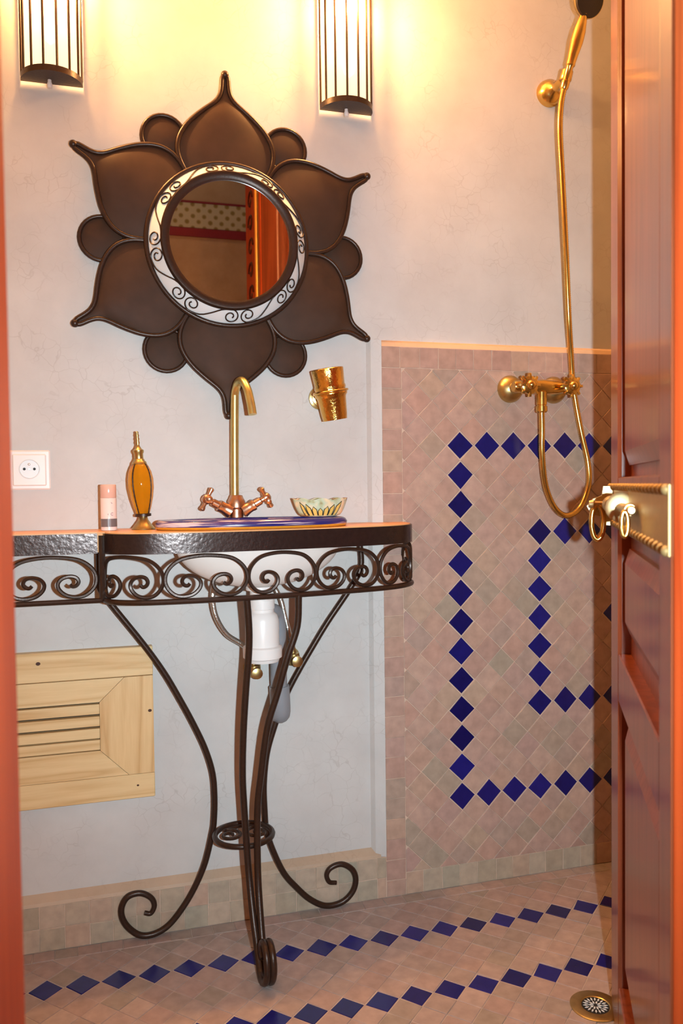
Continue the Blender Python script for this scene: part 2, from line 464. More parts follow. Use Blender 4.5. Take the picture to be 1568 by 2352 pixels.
# hall behind the photographer, seen in the mirror
struct(MB().box((-2.2, -2.75, -0.05), (2.6, -2.6, 3.2)).build('wall_hall', 'hall_plaster'), 'beige hall wall with a stencilled band, reflected in the mirror', 'wall')
hall = bpy.data.objects['wall_hall']
MB().box((-2.2, -2.602, 2.300), (2.6, -2.59, 2.425)).build('stencil_band', 'stencil_band', hall)
MB().box((-2.2, -2.602, 2.255), (2.6, -2.589, 2.298)).build('red_stripe', 'red_paint', hall)
MB().box((-2.2, -2.602, 2.425), (2.6, -2.589, 2.436)).build('red_line', 'red_paint', hall)
MB().box((-2.2, -2.602, 2.590), (2.6, -2.589, 2.602)).build('dark_line', 'line_paint', hall)

# added lantern, out of view, to brighten the hall wall for the mirror
hl = thing('added_hall_lantern', 'added unseen hall lantern that brightens the wall reflected in the mirror', 'lantern', (0.3, -2.15, 3.0))
MB().lathe([(0.004, 0.0), (0.06, -0.02), (0.09, -0.10), (0.06, -0.18), (0.004, -0.20)], (0.3, -2.15, 3.0), n=20).build('added_lantern_glass', 'lit_shade', hl, 40)
MB().tube([(0.3, -2.15, 3.0), (0.3, -2.15, 3.2)], 0.005, 8).build('chain', 'iron', hl, 40)
ld = bpy.data.lights.new('added_hall_light', 'POINT'); ld.energy = 19; ld.color = (1.0, 0.72, 0.45); ld.shadow_soft_size = 0.05
lo = bpy.data.objects.new('added_hall_light', ld); COL.objects.link(lo); lo.parent = hl; lo.location = (0, 0, -0.1)

# ------------------------------------------------------------------ zellige
GAP = 0.0013
def clip(poly, x0, x1, y0, y1):
    def half(P, ins, cut):
        out = []
        for i in range(len(P)):
            a, b_ = P[i], P[(i + 1) % len(P)]
            ia, ib = ins(a), ins(b_)
            if ia: out.append(a)
            if ia != ib: out.append(cut(a, b_))
        return out
    def lx(v): return lambda a, b_: (v, a[1] + (b_[1] - a[1]) * (v - a[0]) / (b_[0] - a[0]))
    def ly(v): return lambda a, b_: (a[0] + (b_[0] - a[0]) * (v - a[1]) / (b_[1] - a[1]), v)
    for ins, cut in ((lambda p: p[0] >= x0, lx(x0)), (lambda p: p[0] <= x1, lx(x1)), (lambda p: p[1] >= y0, ly(y0)), (lambda p: p[1] <= y1, ly(y1))):
        poly = half(poly, ins, cut)
        if len(poly) < 3: return []
    return poly
def area(P): return abs(sum(P[i][0] * P[(i + 1) % len(P)][1] - P[(i + 1) % len(P)][0] * P[i][1] for i in range(len(P)))) / 2
def shrink(P, g):
    """inset a convex polygon by g"""
    n = len(P); A = sum(P[i][0] * P[(i + 1) % n][1] - P[(i + 1) % n][0] * P[i][1] for i in range(n))
    if A < 0: P = P[::-1]
    L_ = []
    for i in range(n):
        a, b_ = P[i], P[(i + 1) % n]
        dx, dy = b_[0] - a[0], b_[1] - a[1]; l = math.hypot(dx, dy)
        if l < 1e-5: continue
        nx, ny = -dy / l, dx / l
        L_.append((nx, ny, nx * a[0] + ny * a[1] + g))
    out = []
    for i in range(len(L_)):
        a1, b1, c1 = L_[i - 1]; a2, b2, c2 = L_[i]; D = a1 * b2 - a2 * b1
        if abs(D) < 1e-6: continue
        out.append(((c1 * b2 - c2 * b1) / D, (a1 * c2 - a2 * c1) / D))
    return out
def tile_geo(P, fn, T=0.008, bev=0.0008, tilt=0.5, off=0.0):
    """tile prism with a soft top edge; fn(a, b, h) maps to xyz with h proud of the joint face"""
    top = shrink(P, bev)
    if len(top) != len(P) or len(P) < 3: return None
    ca = sum(p[0] for p in P) / len(P); cb = sum(p[1] for p in P) / len(P)
    ta, tb = random.uniform(-tilt, tilt) * 0.02, random.uniform(-tilt, tilt) * 0.02
    h = lambda p, z: z + off + ta * (p[0] - ca) + tb * (p[1] - cb)
    n = len(P)
    v = [fn(p[0], p[1], -T) for p in P] + [fn(p[0], p[1], h(p, -bev)) for p in P] + [fn(p[0], p[1], h(p, 0)) for p in top]
    f = [tuple(range(2 * n, 3 * n))]
    for i in range(n):
        j_ = (i + 1) % n
        f.append((i, j_, n + j_, n + i)); f.append((n + i, n + j_, 2 * n + j_, 2 * n + i))
    return v, f
def wallf(a, b_, h): return (a, -h, b_)
def floorf(a, b_, h): return (a, b_, h)
class TileSet:
    def __init__(s, parent, fn, visible):
        s.p = parent; s.fn = fn; s.vis = visible; s.rest = {}; s.n = {}
    def put(s, name, P, mat, jit=0.0, tilt=0.5):
        P = shrink(P, GAP / 2)
        if len(P) < 3 or area(P) < 6e-5: return
        if jit: P = [(a + random.uniform(-jit, jit), b_ + random.uniform(-jit, jit)) for a, b_ in P]
        g = tile_geo(P, s.fn, tilt=tilt, off=random.uniform(-0.0004, 0.0004))
        if not g: return
        ca = sum(p[0] for p in P) / len(P); cb = sum(p[1] for p in P) / len(P)
        if s.vis(s.fn(ca, cb, 0)) and s.n.get(name, 0) < 300:
            s.n[name] = s.n.get(name, 0) + 1
            o = MB().add(*g).build(name, mat, s.p)
        else:
            s.rest.setdefault(mat, MB()).add(*g)
    def finish(s, name):
        for mat, mb in s.rest.items():
            tag(mb.build(name, mat, s.p), kind='stuff')
def in_view(p):
    d = Vector(p) - CAM; z = d.dot(fwd)
    if z <= 0: return False
    x = 784 + 1890 * d.dot(rgt) / z; y = 1176 - 1890 * d.dot(upv) / z
    return 0 < x < 1440 and -20 < y < 2372

# shower panel
PX0, PX1, PZ1 = 0.6235, XR, 1.293
BW = 0.049
ws = MB().box((PX0, 0.0014, 0), (PX1, YW + 0.001, PZ1)).build('wall_shower', 'grout')
struct(ws, 'shower wall panel of small diamond-set beige zellige with blue borders', 'tiled wall')
e_ = MB()
e_.prism([(0.592, YW + 0.001), (0.600, 0.008), (PX0, 0.0), (PX0, YW + 0.001)], lambda a, b_, d: (a, b_, d), 0.098, PZ1 + 0.014)
e_.build('plaster_edge', 'tadelakt', ws)
MB().prism([(YW + 0.001, PZ1), (0.001, PZ1), (0.006, PZ1 + 0.010), (YW + 0.001, PZ1 + 0.017)], lambda a, b_, d: (d, a, b_), PX0, PX1).build('plaster_ledge', 'tadelakt_lamplit', ws)
ts = TileSet(ws, wallf, in_view)
FX0, FZ0, FZ1 = PX0 + BW, 0.053, PZ1 - BW
z = FZ1
while z > 0.003:                         # upright border
    z2 = max(0, z - random.uniform(0.046, 0.051))
    if z2 < 0.02: z2 = 0
    ts.put('border_tile', [(PX0, z2), (FX0, z2), (FX0, z), (PX0, z)], 'beige_tile', 0.0006); z = z2
x = PX0
while x < PX1 - 0.01:                    # top border
    x2 = min(PX1, x + random.uniform(0.044, 0.052))
    ts.put('border_tile', [(x, FZ1), (x2, FZ1), (x2, PZ1), (x, PZ1)], 'beige_tile', 0.0006); x = x2
x = FX0
while x < PX1 - 0.01:                    # bottom border
    x2 = min(PX1, x + random.uniform(0.044, 0.050))
    ts.put('border_tile', [(x, 0.0), (x2, 0.0), (x2, FZ0), (x, FZ0)], 'base_tile', 0.0006); x = x2
P = 0.0704
BX, BZ = 0.819, 1.064
blue = set()
for i in range(0, 11): blue.add((i, 0)); blue.add((i, 12))
for jj in range(13): blue.add((0, jj))
for i in range(3, 11): blue.add((i, 3)); blue.add((i, 9))
for jj in range(3, 10): blue.add((3, jj))
for jj in (6,): blue.add((6, jj))
for a in range(-6, 22):
    for c in range(-8, 32):
        i, jj = a / 2, c / 2
        if (a + c) % 2: continue
        cx, cz = BX + i * P, BZ - jj * P
        D = [(cx - P / 2, cz), (cx, cz - P / 2), (cx + P / 2, cz), (cx, cz + P / 2)]
        if a % 2 == 0 and (int(i), int(jj)) in blue:
            Q = shrink(clip(D, FX0, PX1, FZ0, FZ1) or D, 0.0012)
            ts.put('blue_tile', Q, 'blue_glaze', 0.0012, 0.8)
        else:
            D = [(p[0] + random.uniform(-0.0004, 0.0004), p[1] + random.uniform(-0.0004, 0.0004)) for p in D]
            Q = clip(D, FX0, PX1, FZ0, FZ1)
            if Q: ts.put('field_tile', Q, 'beige_tile', 0.0, 0.7)
ts.finish('field_tiles_behind_door')

# baseboard under the plaster
BH = 0.097
bb = MB().box((XL, 0.0016, 0), (PX0, YW + 0.001, BH)).build('baseboard_back', 'grout')
struct(bb, 'two-row skirting of small greyish square zellige under the plaster wall', 'baseboard')
MB().prism([(YW + 0.001, BH), (0.0005, BH), (0.004, BH + 0.006), (YW + 0.001, BH + 0.020)], lambda a, b_, d: (d, a, b_), XL, PX0 - 0.012).build('plaster_ledge', 'skirting_plaster', bb)
ts = TileSet(bb, wallf, in_view)
x = -0.50
while x < PX0 - 0.004:
    x2 = x + random.uniform(0.046, 0.053)
    if PX0 - x2 < 0.02: x2 = PX0
    dz = random.uniform(-0.002, 0.002)
    ts.put('base_tile', [(x, 0), (x2, 0), (x2, 0.0475 + dz), (x, 0.0475 + dz)], 'base_tile', 0.0007, 0.8)
    ts.put('base_tile', [(x, 0.0475 + dz), (x2, 0.0475 + dz), (x2, BH), (x, BH)], 'base_tile', 0.0007, 0.8)
    x = x2
ts.finish('base_tiles')

# floor
fo = MB().box((-2.2, -3.0, -0.06), (2.6, 0.02, -0.0014)).build('floor', 'floor_grout')
struct(fo, 'pinkish beige zellige floor with two rows of blue diamonds', 'floor')
ts = TileSet(fo, floorf, in_view)
x = -0.6
while x < XR:
    x2 = x + random.uniform(0.044, 0.054)
    ts.put('border_tile', [(x, -0.036), (x2, -0.036), (x2, 0.001), (x, 0.001)], 'floor_tile', 0.0008, 0.6); x = x2
FP = 0.0688
FA = math.radians(-1.8)
ca, sa = math.cos(FA), math.sin(FA)
FOx, FOy = -0.126, -0.139
for a in range(-16, 50):
    for c in range(-4, 32):
        if (a + c) % 2: continue
        def W_(u, v): return (FOx + (u * ca - v * sa) * FP, FOy + (u * sa + v * ca) * FP)
        u, v = a / 2, -c / 2
        D = [W_(u - .5, v), W_(u, v - .5), W_(u + .5, v), W_(u, v + .5)]
        isb = a % 2 == 0 and c in (0, 7 - 1)
        Q = clip(D, -0.75, XR, YF + 0.002, -0.0365)
        if not Q: continue
        if isb: ts.put('blue_tile', shrink(Q, 0.0010), 'blue_glaze', 0.0013, 0.8)
        else: ts.put('field_tile', Q, 'floor_tile', 0.0003, 0.7)
ts.finish('floor_tiles_out_of_view')

# ------------------------------------------------------------------ washstand
TZ, TB, RZ = 0.886, 0.847, 0.752     # table top, underside, lower rail
plan = cat_rom([(0.000, -0.112, 0), (0.006, -0.140, 0), (0.024, -0.166, 0), (0.055, -0.185, 0), (0.10, -0.194, 0), (0.17, -0.197, 0), (0.25, -0.194, 0), (0.33, -0.188, 0),
                (0.41, -0.179, 0), (0.49, -0.165, 0), (0.57, -0.146, 0), (0.624, -0.120, 0), (0.658, -0.083, 0), (0.670, -0.040, 0), (0.671, 0.012, 0)], 6)
plan = [(p.x, p.y) for p in plan]
left = [(-0.75, -0.130), (-0.55, -0.130), (-0.35, -0.130), (-0.15, -0.128), (-0.012, -0.125)]
edge = left + [(-0.010, -0.108)] + plan
stand = thing('console_washstand', 'wrought iron console washstand with scrollwork apron and orange plaster top', 'washstand', (0.285, -0.09, 0))
# plaster top with the opening for the basin
SX, SY, SA, SB = 0.303, -0.098, 0.186, 0.080
IY = -0.107            # the bowl sits forward, leaving a ledge for the faucet
outer = [(-0.75, YW - 0.001)] + edge + [(0.671, YW - 0.001)]
outer = sorted([p for p in outer] + [(x_ / 100, YW - 0.001) for x_ in range(-70, 65, 5)], key=lambda p: math.atan2(p[1] - SY, p[0] - SX))
angs = [math.atan2(p[1] - SY, p[0] - SX) for p in outer]
def ell(a, A, B): r_ = A * B / math.hypot(B * math.cos(a), A * math.sin(a)); return (SX + r_ * math.cos(a), SY + r_ * math.sin(a))
inner = [ell(a, SA, SB) for a in angs]
n = len(outer)
v = [(p[0], p[1], TZ) for p in outer] + [(p[0], p[1], TZ) for p in inner] + [(p[0], p[1], TB) for p in outer] + [(p[0], p[1], TB) for p in inner]
f = []
for i in range(n):
    k = (i + 1) % n
    f += [(i, k, n + k, n + i), (2 * n + k, 2 * n + i, 3 * n + i, 3 * n + k), (i, 2 * n + i, 2 * n + k, k), (n + k, 3 * n + k, 3 * n + i, n + i)]
MB().add(v, f).build('table_top', 'table_plaster', stand)
def offset(path, d):
    out = []
    for i, p in enumerate(path):
        a = path[max(i - 1, 0)]; b_ = path[min(i + 1, len(path) - 1)]
        t = Vector((b_[0] - a[0], b_[1] - a[1])); t.normalize()
        out.append((p[0] + t.y * d, p[1] - t.x * d))
    return out
def strip(path, z0, z1, t, name, mat):
    o1 = offset(path, 0.0003); o2 = offset(path, t); n = len(path)
    v = []
    for (a, b_), (c, d) in zip(o1, o2): v += [(a, b_, z0), (c, d, z0), (c, d, z1), (a, b_, z1)]
    f = [(0, 1, 2, 3), tuple(4 * (n - 1) + q for q in (3, 2, 1, 0))]
    for i in range(n - 1):
        for q in range(4): f.append((4 * i + q, 4 * i + (q + 1) % 4, 4 * i + 4 + (q + 1) % 4, 4 * i + 4 + q))
    return MB().add(v, f).build(name, mat, stand, 35)
strip(left, TB - 0.002, TZ - 0.002, 0.004, 'apron_band', 'band_iron')
strip(plan, TB - 0.002, TZ - 0.002, 0.004, 'apron_band', 'band_iron')
rail_l = [(a, b_ - 0.002, RZ) for a, b_ in left] + [(-0.006, -0.125, RZ)]
rail_r = [(p[0], p[1], RZ) for p in offset(plan, 0.002)]
MB().tube(rail_l, 0.0052, 8).build('lower_rail', 'iron', stand, 40)
MB().tube(rail_r, 0.0056, 8).build('lower_rail', 'iron', stand, 40)
MB().tube([(-0.004, -0.124, RZ - 0.004), (-0.004, -0.124, TZ - 0.006)], 0.0065, 8).build('post', 'iron', stand, 40)
MB().tube([(0.671, 0.006, RZ), (0.671, 0.006, TZ - 0.01)], 0.005, 8).build('post', 'iron', stand, 40)
# C-scrolls of the apron
HALF = [(.295, .316), (.265, .262), (.222, .29), (.20, .38), (.227, .48), (.295, .516), (.379, .468), (.426, .342), (.41, .19), (.333, .05), (.22, 0),
        (.114, .05), (.03, .215), (0, .418), (.03, .646), (.129, .848), (.265, .954), (.49, 1.0)]
def at_len(path):
    acc = [0]
    for i in range(1, len(path)): acc.append(acc[-1] + math.hypot(path[i][0] - path[i - 1][0], path[i][1] - path[i - 1][1]))
    def fn(s):
        s = max(0, min(acc[-1], s))
        for i in range(1, len(path)):
            if s <= acc[i]:
                t = (s - acc[i - 1]) / max(1e-9, acc[i] - acc[i - 1]); return (path[i - 1][0] + (path[i][0] - path[i - 1][0]) * t, path[i - 1][1] + (path[i][1] - path[i - 1][1]) * t)
        return path[-1]
    return fn, acc[-1]
def scrolls(path, spans):
    fn, L_ = at_len(path)
    for s0, s1 in spans:
        pts = HALF + [(1 - u, v_) for u, v_ in HALF[::-1]][1:]
        pp = cat_rom([(u, v_, 0) for u, v_ in pts], 4)
        W3 = []
        for p in pp:
            a, b_ = fn(s0 + (s1 - s0) * p.x)
            W3.append((a, b_, RZ + 0.009 + (TB - RZ - 0.016) * p.y))
        m_ = len(W3)
        rr = [0.0036 + 0.0004 * min(1, min(i, m_ - 1 - i) / 6) for i in range(m_)]
        MB().tube(W3, rr, 7).build('scroll', 'iron', stand, 50)
fn_, LL_ = at_len(plan)
scrolls(offset(left, 0.001), [(0.57 - 0.175, 0.57), (0.57 - 0.355, 0.57 - 0.18), (0.57 - 0.535, 0.57 - 0.36)] if False else [])
fl_, Ll = at_len(left)
scrolls(left, [(Ll - 0.172, Ll - 0.003), (Ll - 0.345, Ll - 0.176), (Ll - 0.518, Ll - 0.349)])
b0 = [0.004, 0.155, 0.318, 0.462, 0.612, 0.735, LL_ - 0.006]
scrolls(plan, [(b0[i], b0[i + 1] - 0.003) for i in range(len(b0) - 1)])
# legs
LEGL = [(-0.011, 0.790), (-0.0108, 0.765), (0.013, 0.727), (0.073, 0.6445), (0.117, 0.5776), (0.1506, 0.5153), (0.180, 0.4556), (0.2034, 0.4005), (0.2186, 0.345), (0.222, 0.2885), (0.2197, 0.2394),
        (0.2155, 0.2137), (0.1992, 0.150), (0.1756, 0.098), (0.1485, 0.056), (0.118, 0.0225), (0.0877, 0.0085), (0.058, 0.0105), (0.033, 0.0323), (0.021, 0.057), (0.0214, 0.0797), (0.0343, 0.0985), (0.0598, 0.1022),
        (0.082, 0.0893), (0.089, 0.071), (0.0813, 0.055), (0.068, 0.058)]
LEGR = [(0.5623, 0.845), (0.564, 0.7844), (0.537, 0.7356), (0.4835, 0.6627), (0.4434, 0.6017), (0.4176, 0.561), (0.391, 0.5148), (0.3702, 0.4664), (0.3568, 0.4322), (0.3402, 0.3768), (0.3323, 0.309), (0.333, 0.2497),
        (0.3366, 0.202), (0.3518, 0.1523), (0.375, 0.1003), (0.4027, 0.0643), (0.4347, 0.0312), (0.4715, 0.0104), (0.5094, 0.0126), (0.5348, 0.0322), (0.5437, 0.0596), (0.5355, 0.0857), (0.5105, 0.1016),
        (0.485, 0.097), (0.4744, 0.0822), (0.4804, 0.0648), (0.497, 0.0603)]
for pts in (LEGL, LEGR):
    pp = cat_rom([(a, -0.0125, b_) for a, b_ in pts], 5)
    m_ = len(pp)
    MB().tube(pp, [0.0068 - 0.002 * max(0, (i - m_ + 25) / 25) for i in range(m_)], 9).build('leg', 'iron', stand, 50)
MB().tube([(-0.011, -0.0125, 0.789), (-0.011, -0.0125, TB)], 0.006, 8).build('post', 'iron', stand, 40)
FR = [[(0.2705, -0.188, 0.752), (0.2755, -0.180, 0.690), (0.2760, -0.170, 0.637), (0.2710, -0.160, 0.565), (0.2660, -0.150, 0.473), (0.2655, -0.133, 0.377), (0.2690, -0.127, 0.300), (0.2745, -0.133, 0.180), (0.2775, -0.165, 0.095), (0.2800, -0.200, 0.040)],
      [(0.3775, -0.184, 0.752), (0.3750, -0.178, 0.687), (0.3545, -0.175, 0.624), (0.3350, -0.168, 0.553), (0.3140, -0.160, 0.480), (0.3010, -0.150, 0.380), (0.2940, -0.142, 0.305), (0.2925, -0.142, 0.178), (0.2915, -0.170, 0.095), (0.2910, -0.200, 0.040)]]
for k, pts in enumerate(FR):
    x_ = 0.2795 if k == 0 else 0.2915
    curl = [(x_, -0.226, 0.0135), (x_, -0.250, 0.0085), (x_ + 0.002, -0.275, 0.021), (x_ + 0.003, -0.288, 0.047), (x_ + 0.003, -0.280, 0.075), (x_ + 0.002, -0.258, 0.088), (x_ + 0.001, -0.239, 0.077), (x_ + 0.001, -0.236, 0.060), (x_ + 0.001, -0.248, 0.052)]
    pp = cat_rom(pts + curl, 5); m_ = len(pp)
    MB().tube(pp, [0.0072 - 0.002 * max(0, (i - m_ + 25) / 25) for i in range(m_)], 9).build('leg', 'iron', stand, 50)
RC = Vector((0.2775, -0.062, 0.222)); RR = 0.062
MB().tube([RC + Vector((RR * math.cos(t), RR * math.sin(t), 0)) for t in [2 * PI * i / 40 for i in range(40)]], 0.006, 8, True).build('stretcher_ring', 'iron', stand, 50)
for sgn in (-1, 1):
    sp = []
    for i in range(26):
        t = i / 25; r_ = 0.006 + 0.022 * t; a = t * 2.6 * PI
        sp.append(RC + Vector((sgn * (0.030 - r_ * math.cos(a)), r_ * math.sin(a), 0.002)))
    sp.append(RC + Vector((sgn * (0.0), 0.046, 0.0)))
    MB().tube(sp, 0.0038, 7).build('ring_scroll', 'iron', stand, 50)

# ------------------------------------------------------------------ wash basin
basin = thing('wash_basin', 'oval ceramic washbasin with blue painted rim set into the plaster top', 'washbasin', (SX, SY, TZ))
bas = MB()
RA, RB = 0.203, 0.089
def elat(prof, n=64):
    mb = MB(); v = []; f = []
    for a_, b_, h in prof:
        cy = IY if b_ < 0.0755 else SY; cx = SX + 0.010 if b_ < 0.0755 else SX
        for k in range(n):
            t = 2 * PI * k / n; v.append((cx + a_ * math.cos(t), cy + b_ * math.sin(t), h))
    for i in range(len(prof) - 1):
        for k in range(n): f.append((i * n + k, i * n + (k + 1) % n, (i + 1) * n + (k + 1) % n, (i + 1) * n + k))
    return mb.add(v, f)
elat([(0.184, 0.077, TZ + 0.0068), (RA - 0.001, RB - 0.001, TZ + 0.0065), (RA, RB, TZ + 0.011), (RA - 0.004, RB - 0.003, TZ + 0.017), (0.194, 0.081, TZ + 0.0195), (0.178, 0.066, TZ + 0.0195), (0.172, 0.061, TZ + 0.015), (0.168, 0.059, TZ + 0.0068), (0.184, 0.077, TZ + 0.0068)]).build('rim', 'painted_rim', basin, 50)
elat([(0.180, 0.077, TZ + 0.0005), (RA - 0.004, RB - 0.004, TZ + 0.0004), (RA - 0.001, RB - 0.001, TZ + 0.0035), (RA - 0.002, RB - 0.002, TZ + 0.0064), (0.180, 0.077, TZ + 0.0064), (0.180, 0.077, TZ + 0.0005)]).build('rim_underglaze', 'yellow_glaze', basin, 50)
bp_ = [(0.176, 0.0655, TZ + 0.006), (0.176, 0.0655, TZ - 0.030)]
for i in range(1, 13):
    t = i / 12 * PI / 2
    bp_.append((0.174 * math.cos(t) + 0.0, 0.064 * math.cos(t) ** 0.9 + 0.0, TZ - 0.030 - 0.094 * math.sin(t)))
inner_ = [(max(0.0, a_ - 0.008), max(0.0, b_ - 0.007), h + (0.008 if h < TZ - 0.04 else 0)) for a_, b_, h in bp_]
prof = [(max(a_, 1e-5), max(b_, 1e-5), h) for a_, b_, h in bp_[::-1] + inner_]
elat(prof).build('bowl', 'ceramic_under', basin, 60)
MB().lathe([(0.022, 0), (0.022, 0.02), (0.030, 0.022), (0.030, 0.030)], (SX + 0.01, IY, TZ - 0.152), n=24).build('waste_collar', 'white_plastic', basin, 40)

# ------------------------------------------------------------------ faucet
FX, FY, FZ = 0.278, -0.028, TZ + 0.0197
fau = thing('basin_faucet', 'two-handled brass basin faucet with a tall hooked spout', 'faucet', (FX, FY, FZ))
MB().lathe([(0.0150, 0.0), (0.0155, 0.004), (0.0140, 0.010), (0.0145, 0.018), (0.0185, 0.022), (0.0190, 0.036), (0.0155, 0.042), (0.0135, 0.048), (0.010, 0.049)], (FX, FY, FZ), n=24).build('body', 'copper_brass', fau, 40)
FT = TZ
sp = [(FX - 0.003, FY, FZ + 0.04), (FX - 0.002, FY, FT + 0.15), (FX, FY, FT + 0.27)]
arc = [(FX + 0.001, FY - 0.003, FT + 0.290), (FX + 0.004, FY - 0.020, FT + 0.308), (FX + 0.010, FY - 0.045, FT + 0.309), (FX + 0.0165, FY - 0.066, FT + 0.290), (FX + 0.021, FY - 0.077, FT + 0.262), (FX + 0.024, FY - 0.083, FT + 0.236)]
MB().tube(cat_rom(sp + arc, 6), 0.0088, 14).build('spout', 'spout_brass', fau, 40)
for s in (-1, 1):
    c0 = Vector((FX + s * 0.014, FY - 0.004, FZ + 0.014)); ax = Vector((s * 0.80, -0.12, 0.42 if s < 0 else 0.46)).normalized()
    arm = MB().lathe([(0.0155, 0.0), (0.0125, 0.012), (0.0115, 0.020), (0.0125, 0.022), (0.0125, 0.028), (0.009, 0.030), (0.0085, 0.044), (0.006, 0.046), (0.006, 0.056)], c0, ax, 18).build('valve_arm', 'copper_brass', fau, 40)
    h = MB(); hc = c0 + ax * 0.058
    u = ax.cross(Vector((0, 1, 0.15))).normalized(); w_ = ax.cross(u).normalized()
    h.lathe([(0.010, -0.006), (0.0115, 0.0), (0.009, 0.007), (0.004, 0.010)], hc, ax, 16)
    for k in range(4):
        d_ = (u * math.cos(k * PI / 2 + 0.25) + w_ * math.sin(k * PI / 2 + 0.25))
        h.lathe([(0.0048, 0.006), (0.0042, 0.016), (0.0058, 0.021), (0.0058, 0.025), (0.003, 0.027)], hc, d_, 10)
    h.build('cross_handle', 'copper_brass', fau, 40)

# ------------------------------------------------------------------ plumbing under the basin
TX, TY = 0.318, -0.096
trap = thing('bottle_trap', 'white plastic bottle trap with grey waste pipe under the basin', 'drain trap', (TX, TY, 0.60))
MB().lathe([(0.020, 0.60), (0.034, 0.603), (0.037, 0.610), (0.041, 0.612), (0.0415, 0.634), (0.036, 0.637), (0.0355, 0.690), (0.032, 0.702), (0.025, 0.708), (0.025, 0.714), (0.027, 0.715), (0.027, 0.736), (0.019, 0.738)], (TX, TY, 0), n=32).build('trap_body', 'white_plastic', trap, 35)
MB().tube(cat_rom([(TX + 0.018, TY + 0.022, 0.690), (TX + 0.030, TY + 0.040, 0.700), (TX + 0.040, TY + 0.055, 0.690), (TX + 0.046, TY + 0.062, 0.660), (TX + 0.047, TY + 0.066, 0.600), (TX + 0.048, TY + 0.068, 0.540), (TX + 0.050, TY + 0.070, 0.500)], 5), 0.0185, 14).build('waste_pipe', 'grey_pipe', trap, 40)
MB().tube(cat_rom([(TX + 0.049, TY + 0.069, 0.530), (TX + 0.051, TY + 0.070, 0.490), (TX + 0.053, TY + 0.080, 0.466), (TX + 0.054, YW - 0.001, 0.462)], 5), 0.0225, 14).build('pipe_cuff', 'grey_pipe', trap, 40)
tap1 = thing('angle_valve', 'brass angle valve on the wall left of the grey waste pipe', 'valve', (0.315, YW, 0.565), group='supply valves under the basin')
tap2 = thing('angle_valve', 'brass angle valve on the wall right of the grey waste pipe', 'valve', (0.405, YW, 0.585), group='supply valves under the basin')
for tp, (x_, z_) in ((tap1, (0.315, 0.565)), (tap2, (0.405, 0.585))):
    MB().lathe([(0.020, 0.0), (0.019, 0.006), (0.014, 0.011), (0.010, 0.013), (0.010, 0.030)], (x_, YW - 0.0005, z_), (0, -1, 0), 20).build('flange', 'brass_dull', tp, 40)
    MB().lathe([(0.008, -0.014), (0.0125, -0.012), (0.0135, 0.0), (0.0125, 0.012), (0.007, 0.014), (0.0065, 0.030), (0.008, 0.031), (0.008, 0.040)], (x_, YW - 0.034, z_), (-0.15, 0, 1), 18).build('body', 'brass_dull', tp, 40)
    MB().lathe([(0.006, 0.0), (0.006, 0.012), (0.012, 0.014), (0.012, 0.022), (0.006, 0.024)], (x_, YW - 0.046, z_), (0, -1, 0), 16).build('knob', 'brass_dull', tp, 40)
def hose(name, pts, r, mat, label, ribs=True, pitch=0.004):
    path = cat_rom(pts, 10)
    acc = 0; rr = []; P2 = []
    # resample evenly so the wound ridges are even
    fn_s = [0]
    for i in range(1, len(path)): fn_s.append(fn_s[-1] + (path[i] - path[i - 1]).length)
    n_ = max(8, int(fn_s[-1] / (pitch / 2))); k = 1
    for i in range(n_ + 1):
        s_ = fn_s[-1] * i / n_
        while k < len(fn_s) - 1 and fn_s[k] < s_: k += 1
        t = (s_ - fn_s[k - 1]) / max(1e-9, fn_s[k] - fn_s[k - 1])
        P2.append(path[k - 1].lerp(path[k], t)); rr.append(r * (1.0 if i % 2 else 0.86))
    o = MB().tube(P2, rr, 10).build(name, mat, None, 80)
    tag(o, label, 'hose'); return o
h1 = hose('supply_hose', [(FX - 0.012, -0.022, 0.845), (0.240, -0.026, 0.800), (0.222, -0.045, 0.750), (0.226, -0.045, 0.700), (0.250, -0.035, 0.655), (0.285, -0.025, 0.628), (0.309, -0.016, 0.605)], 0.0062, 'steel', 'braided steel supply hose bowed out left of the white trap')
h2 = hose('supply_hose', [(FX + 0.012, -0.016, 0.845), (0.332, -0.012, 0.790), (0.372, -0.012, 0.730), (0.385, -0.014, 0.680), (0.398, -0.015, 0.625)], 0.0062, 'steel', 'braided steel supply hose behind the white trap on its right')
for h_ in (h1, h2): h_['group'] = 'supply hoses under the basin'

# ------------------------------------------------------------------ things on the washstand
# amber perfume bottle
px, py = 0.080, -0.052
lean = Vector((-0.055, 0.0, 1)).normalized()
bot = thing('perfume_bottle', 'amber glass perfume bottle with brass foot, beaded ribs and spire stopper', 'bottle', (px, py, TZ))
base = Vector((px, py, TZ + 0.0005))
MB().lathe([(0.0245, 0.0), (0.024, 0.002), (0.017, 0.010), (0.010, 0.020), (0.0085, 0.026)], base, (0, 0, 1), 28).build('foot', 'brass_dull', bot, 40)
b1 = base + Vector((0, 0, 0.026))
MB().lathe([(0.012, 0.0), (0.0165, 0.001), (0.0165, 0.006), (0.013, 0.007)], b1, lean, 24).build('foot_ring', 'iron', bot, 40)
bc = b1 + lean * 0.007
prof = [(0.0135, 0.0), (0.0175, 0.013), (0.0222, 0.031), (0.0256, 0.053), (0.0256, 0.071), (0.0228, 0.086), (0.0175, 0.098), (0.0130, 0.104)]
lob = lambda a, h: 1 + 0.05 * abs(math.cos(4 * a)) - 0.03
MB().lathe(prof, bc, lean, 48, mod=lob).build('glass_body', 'amber_glass', bot, 60)
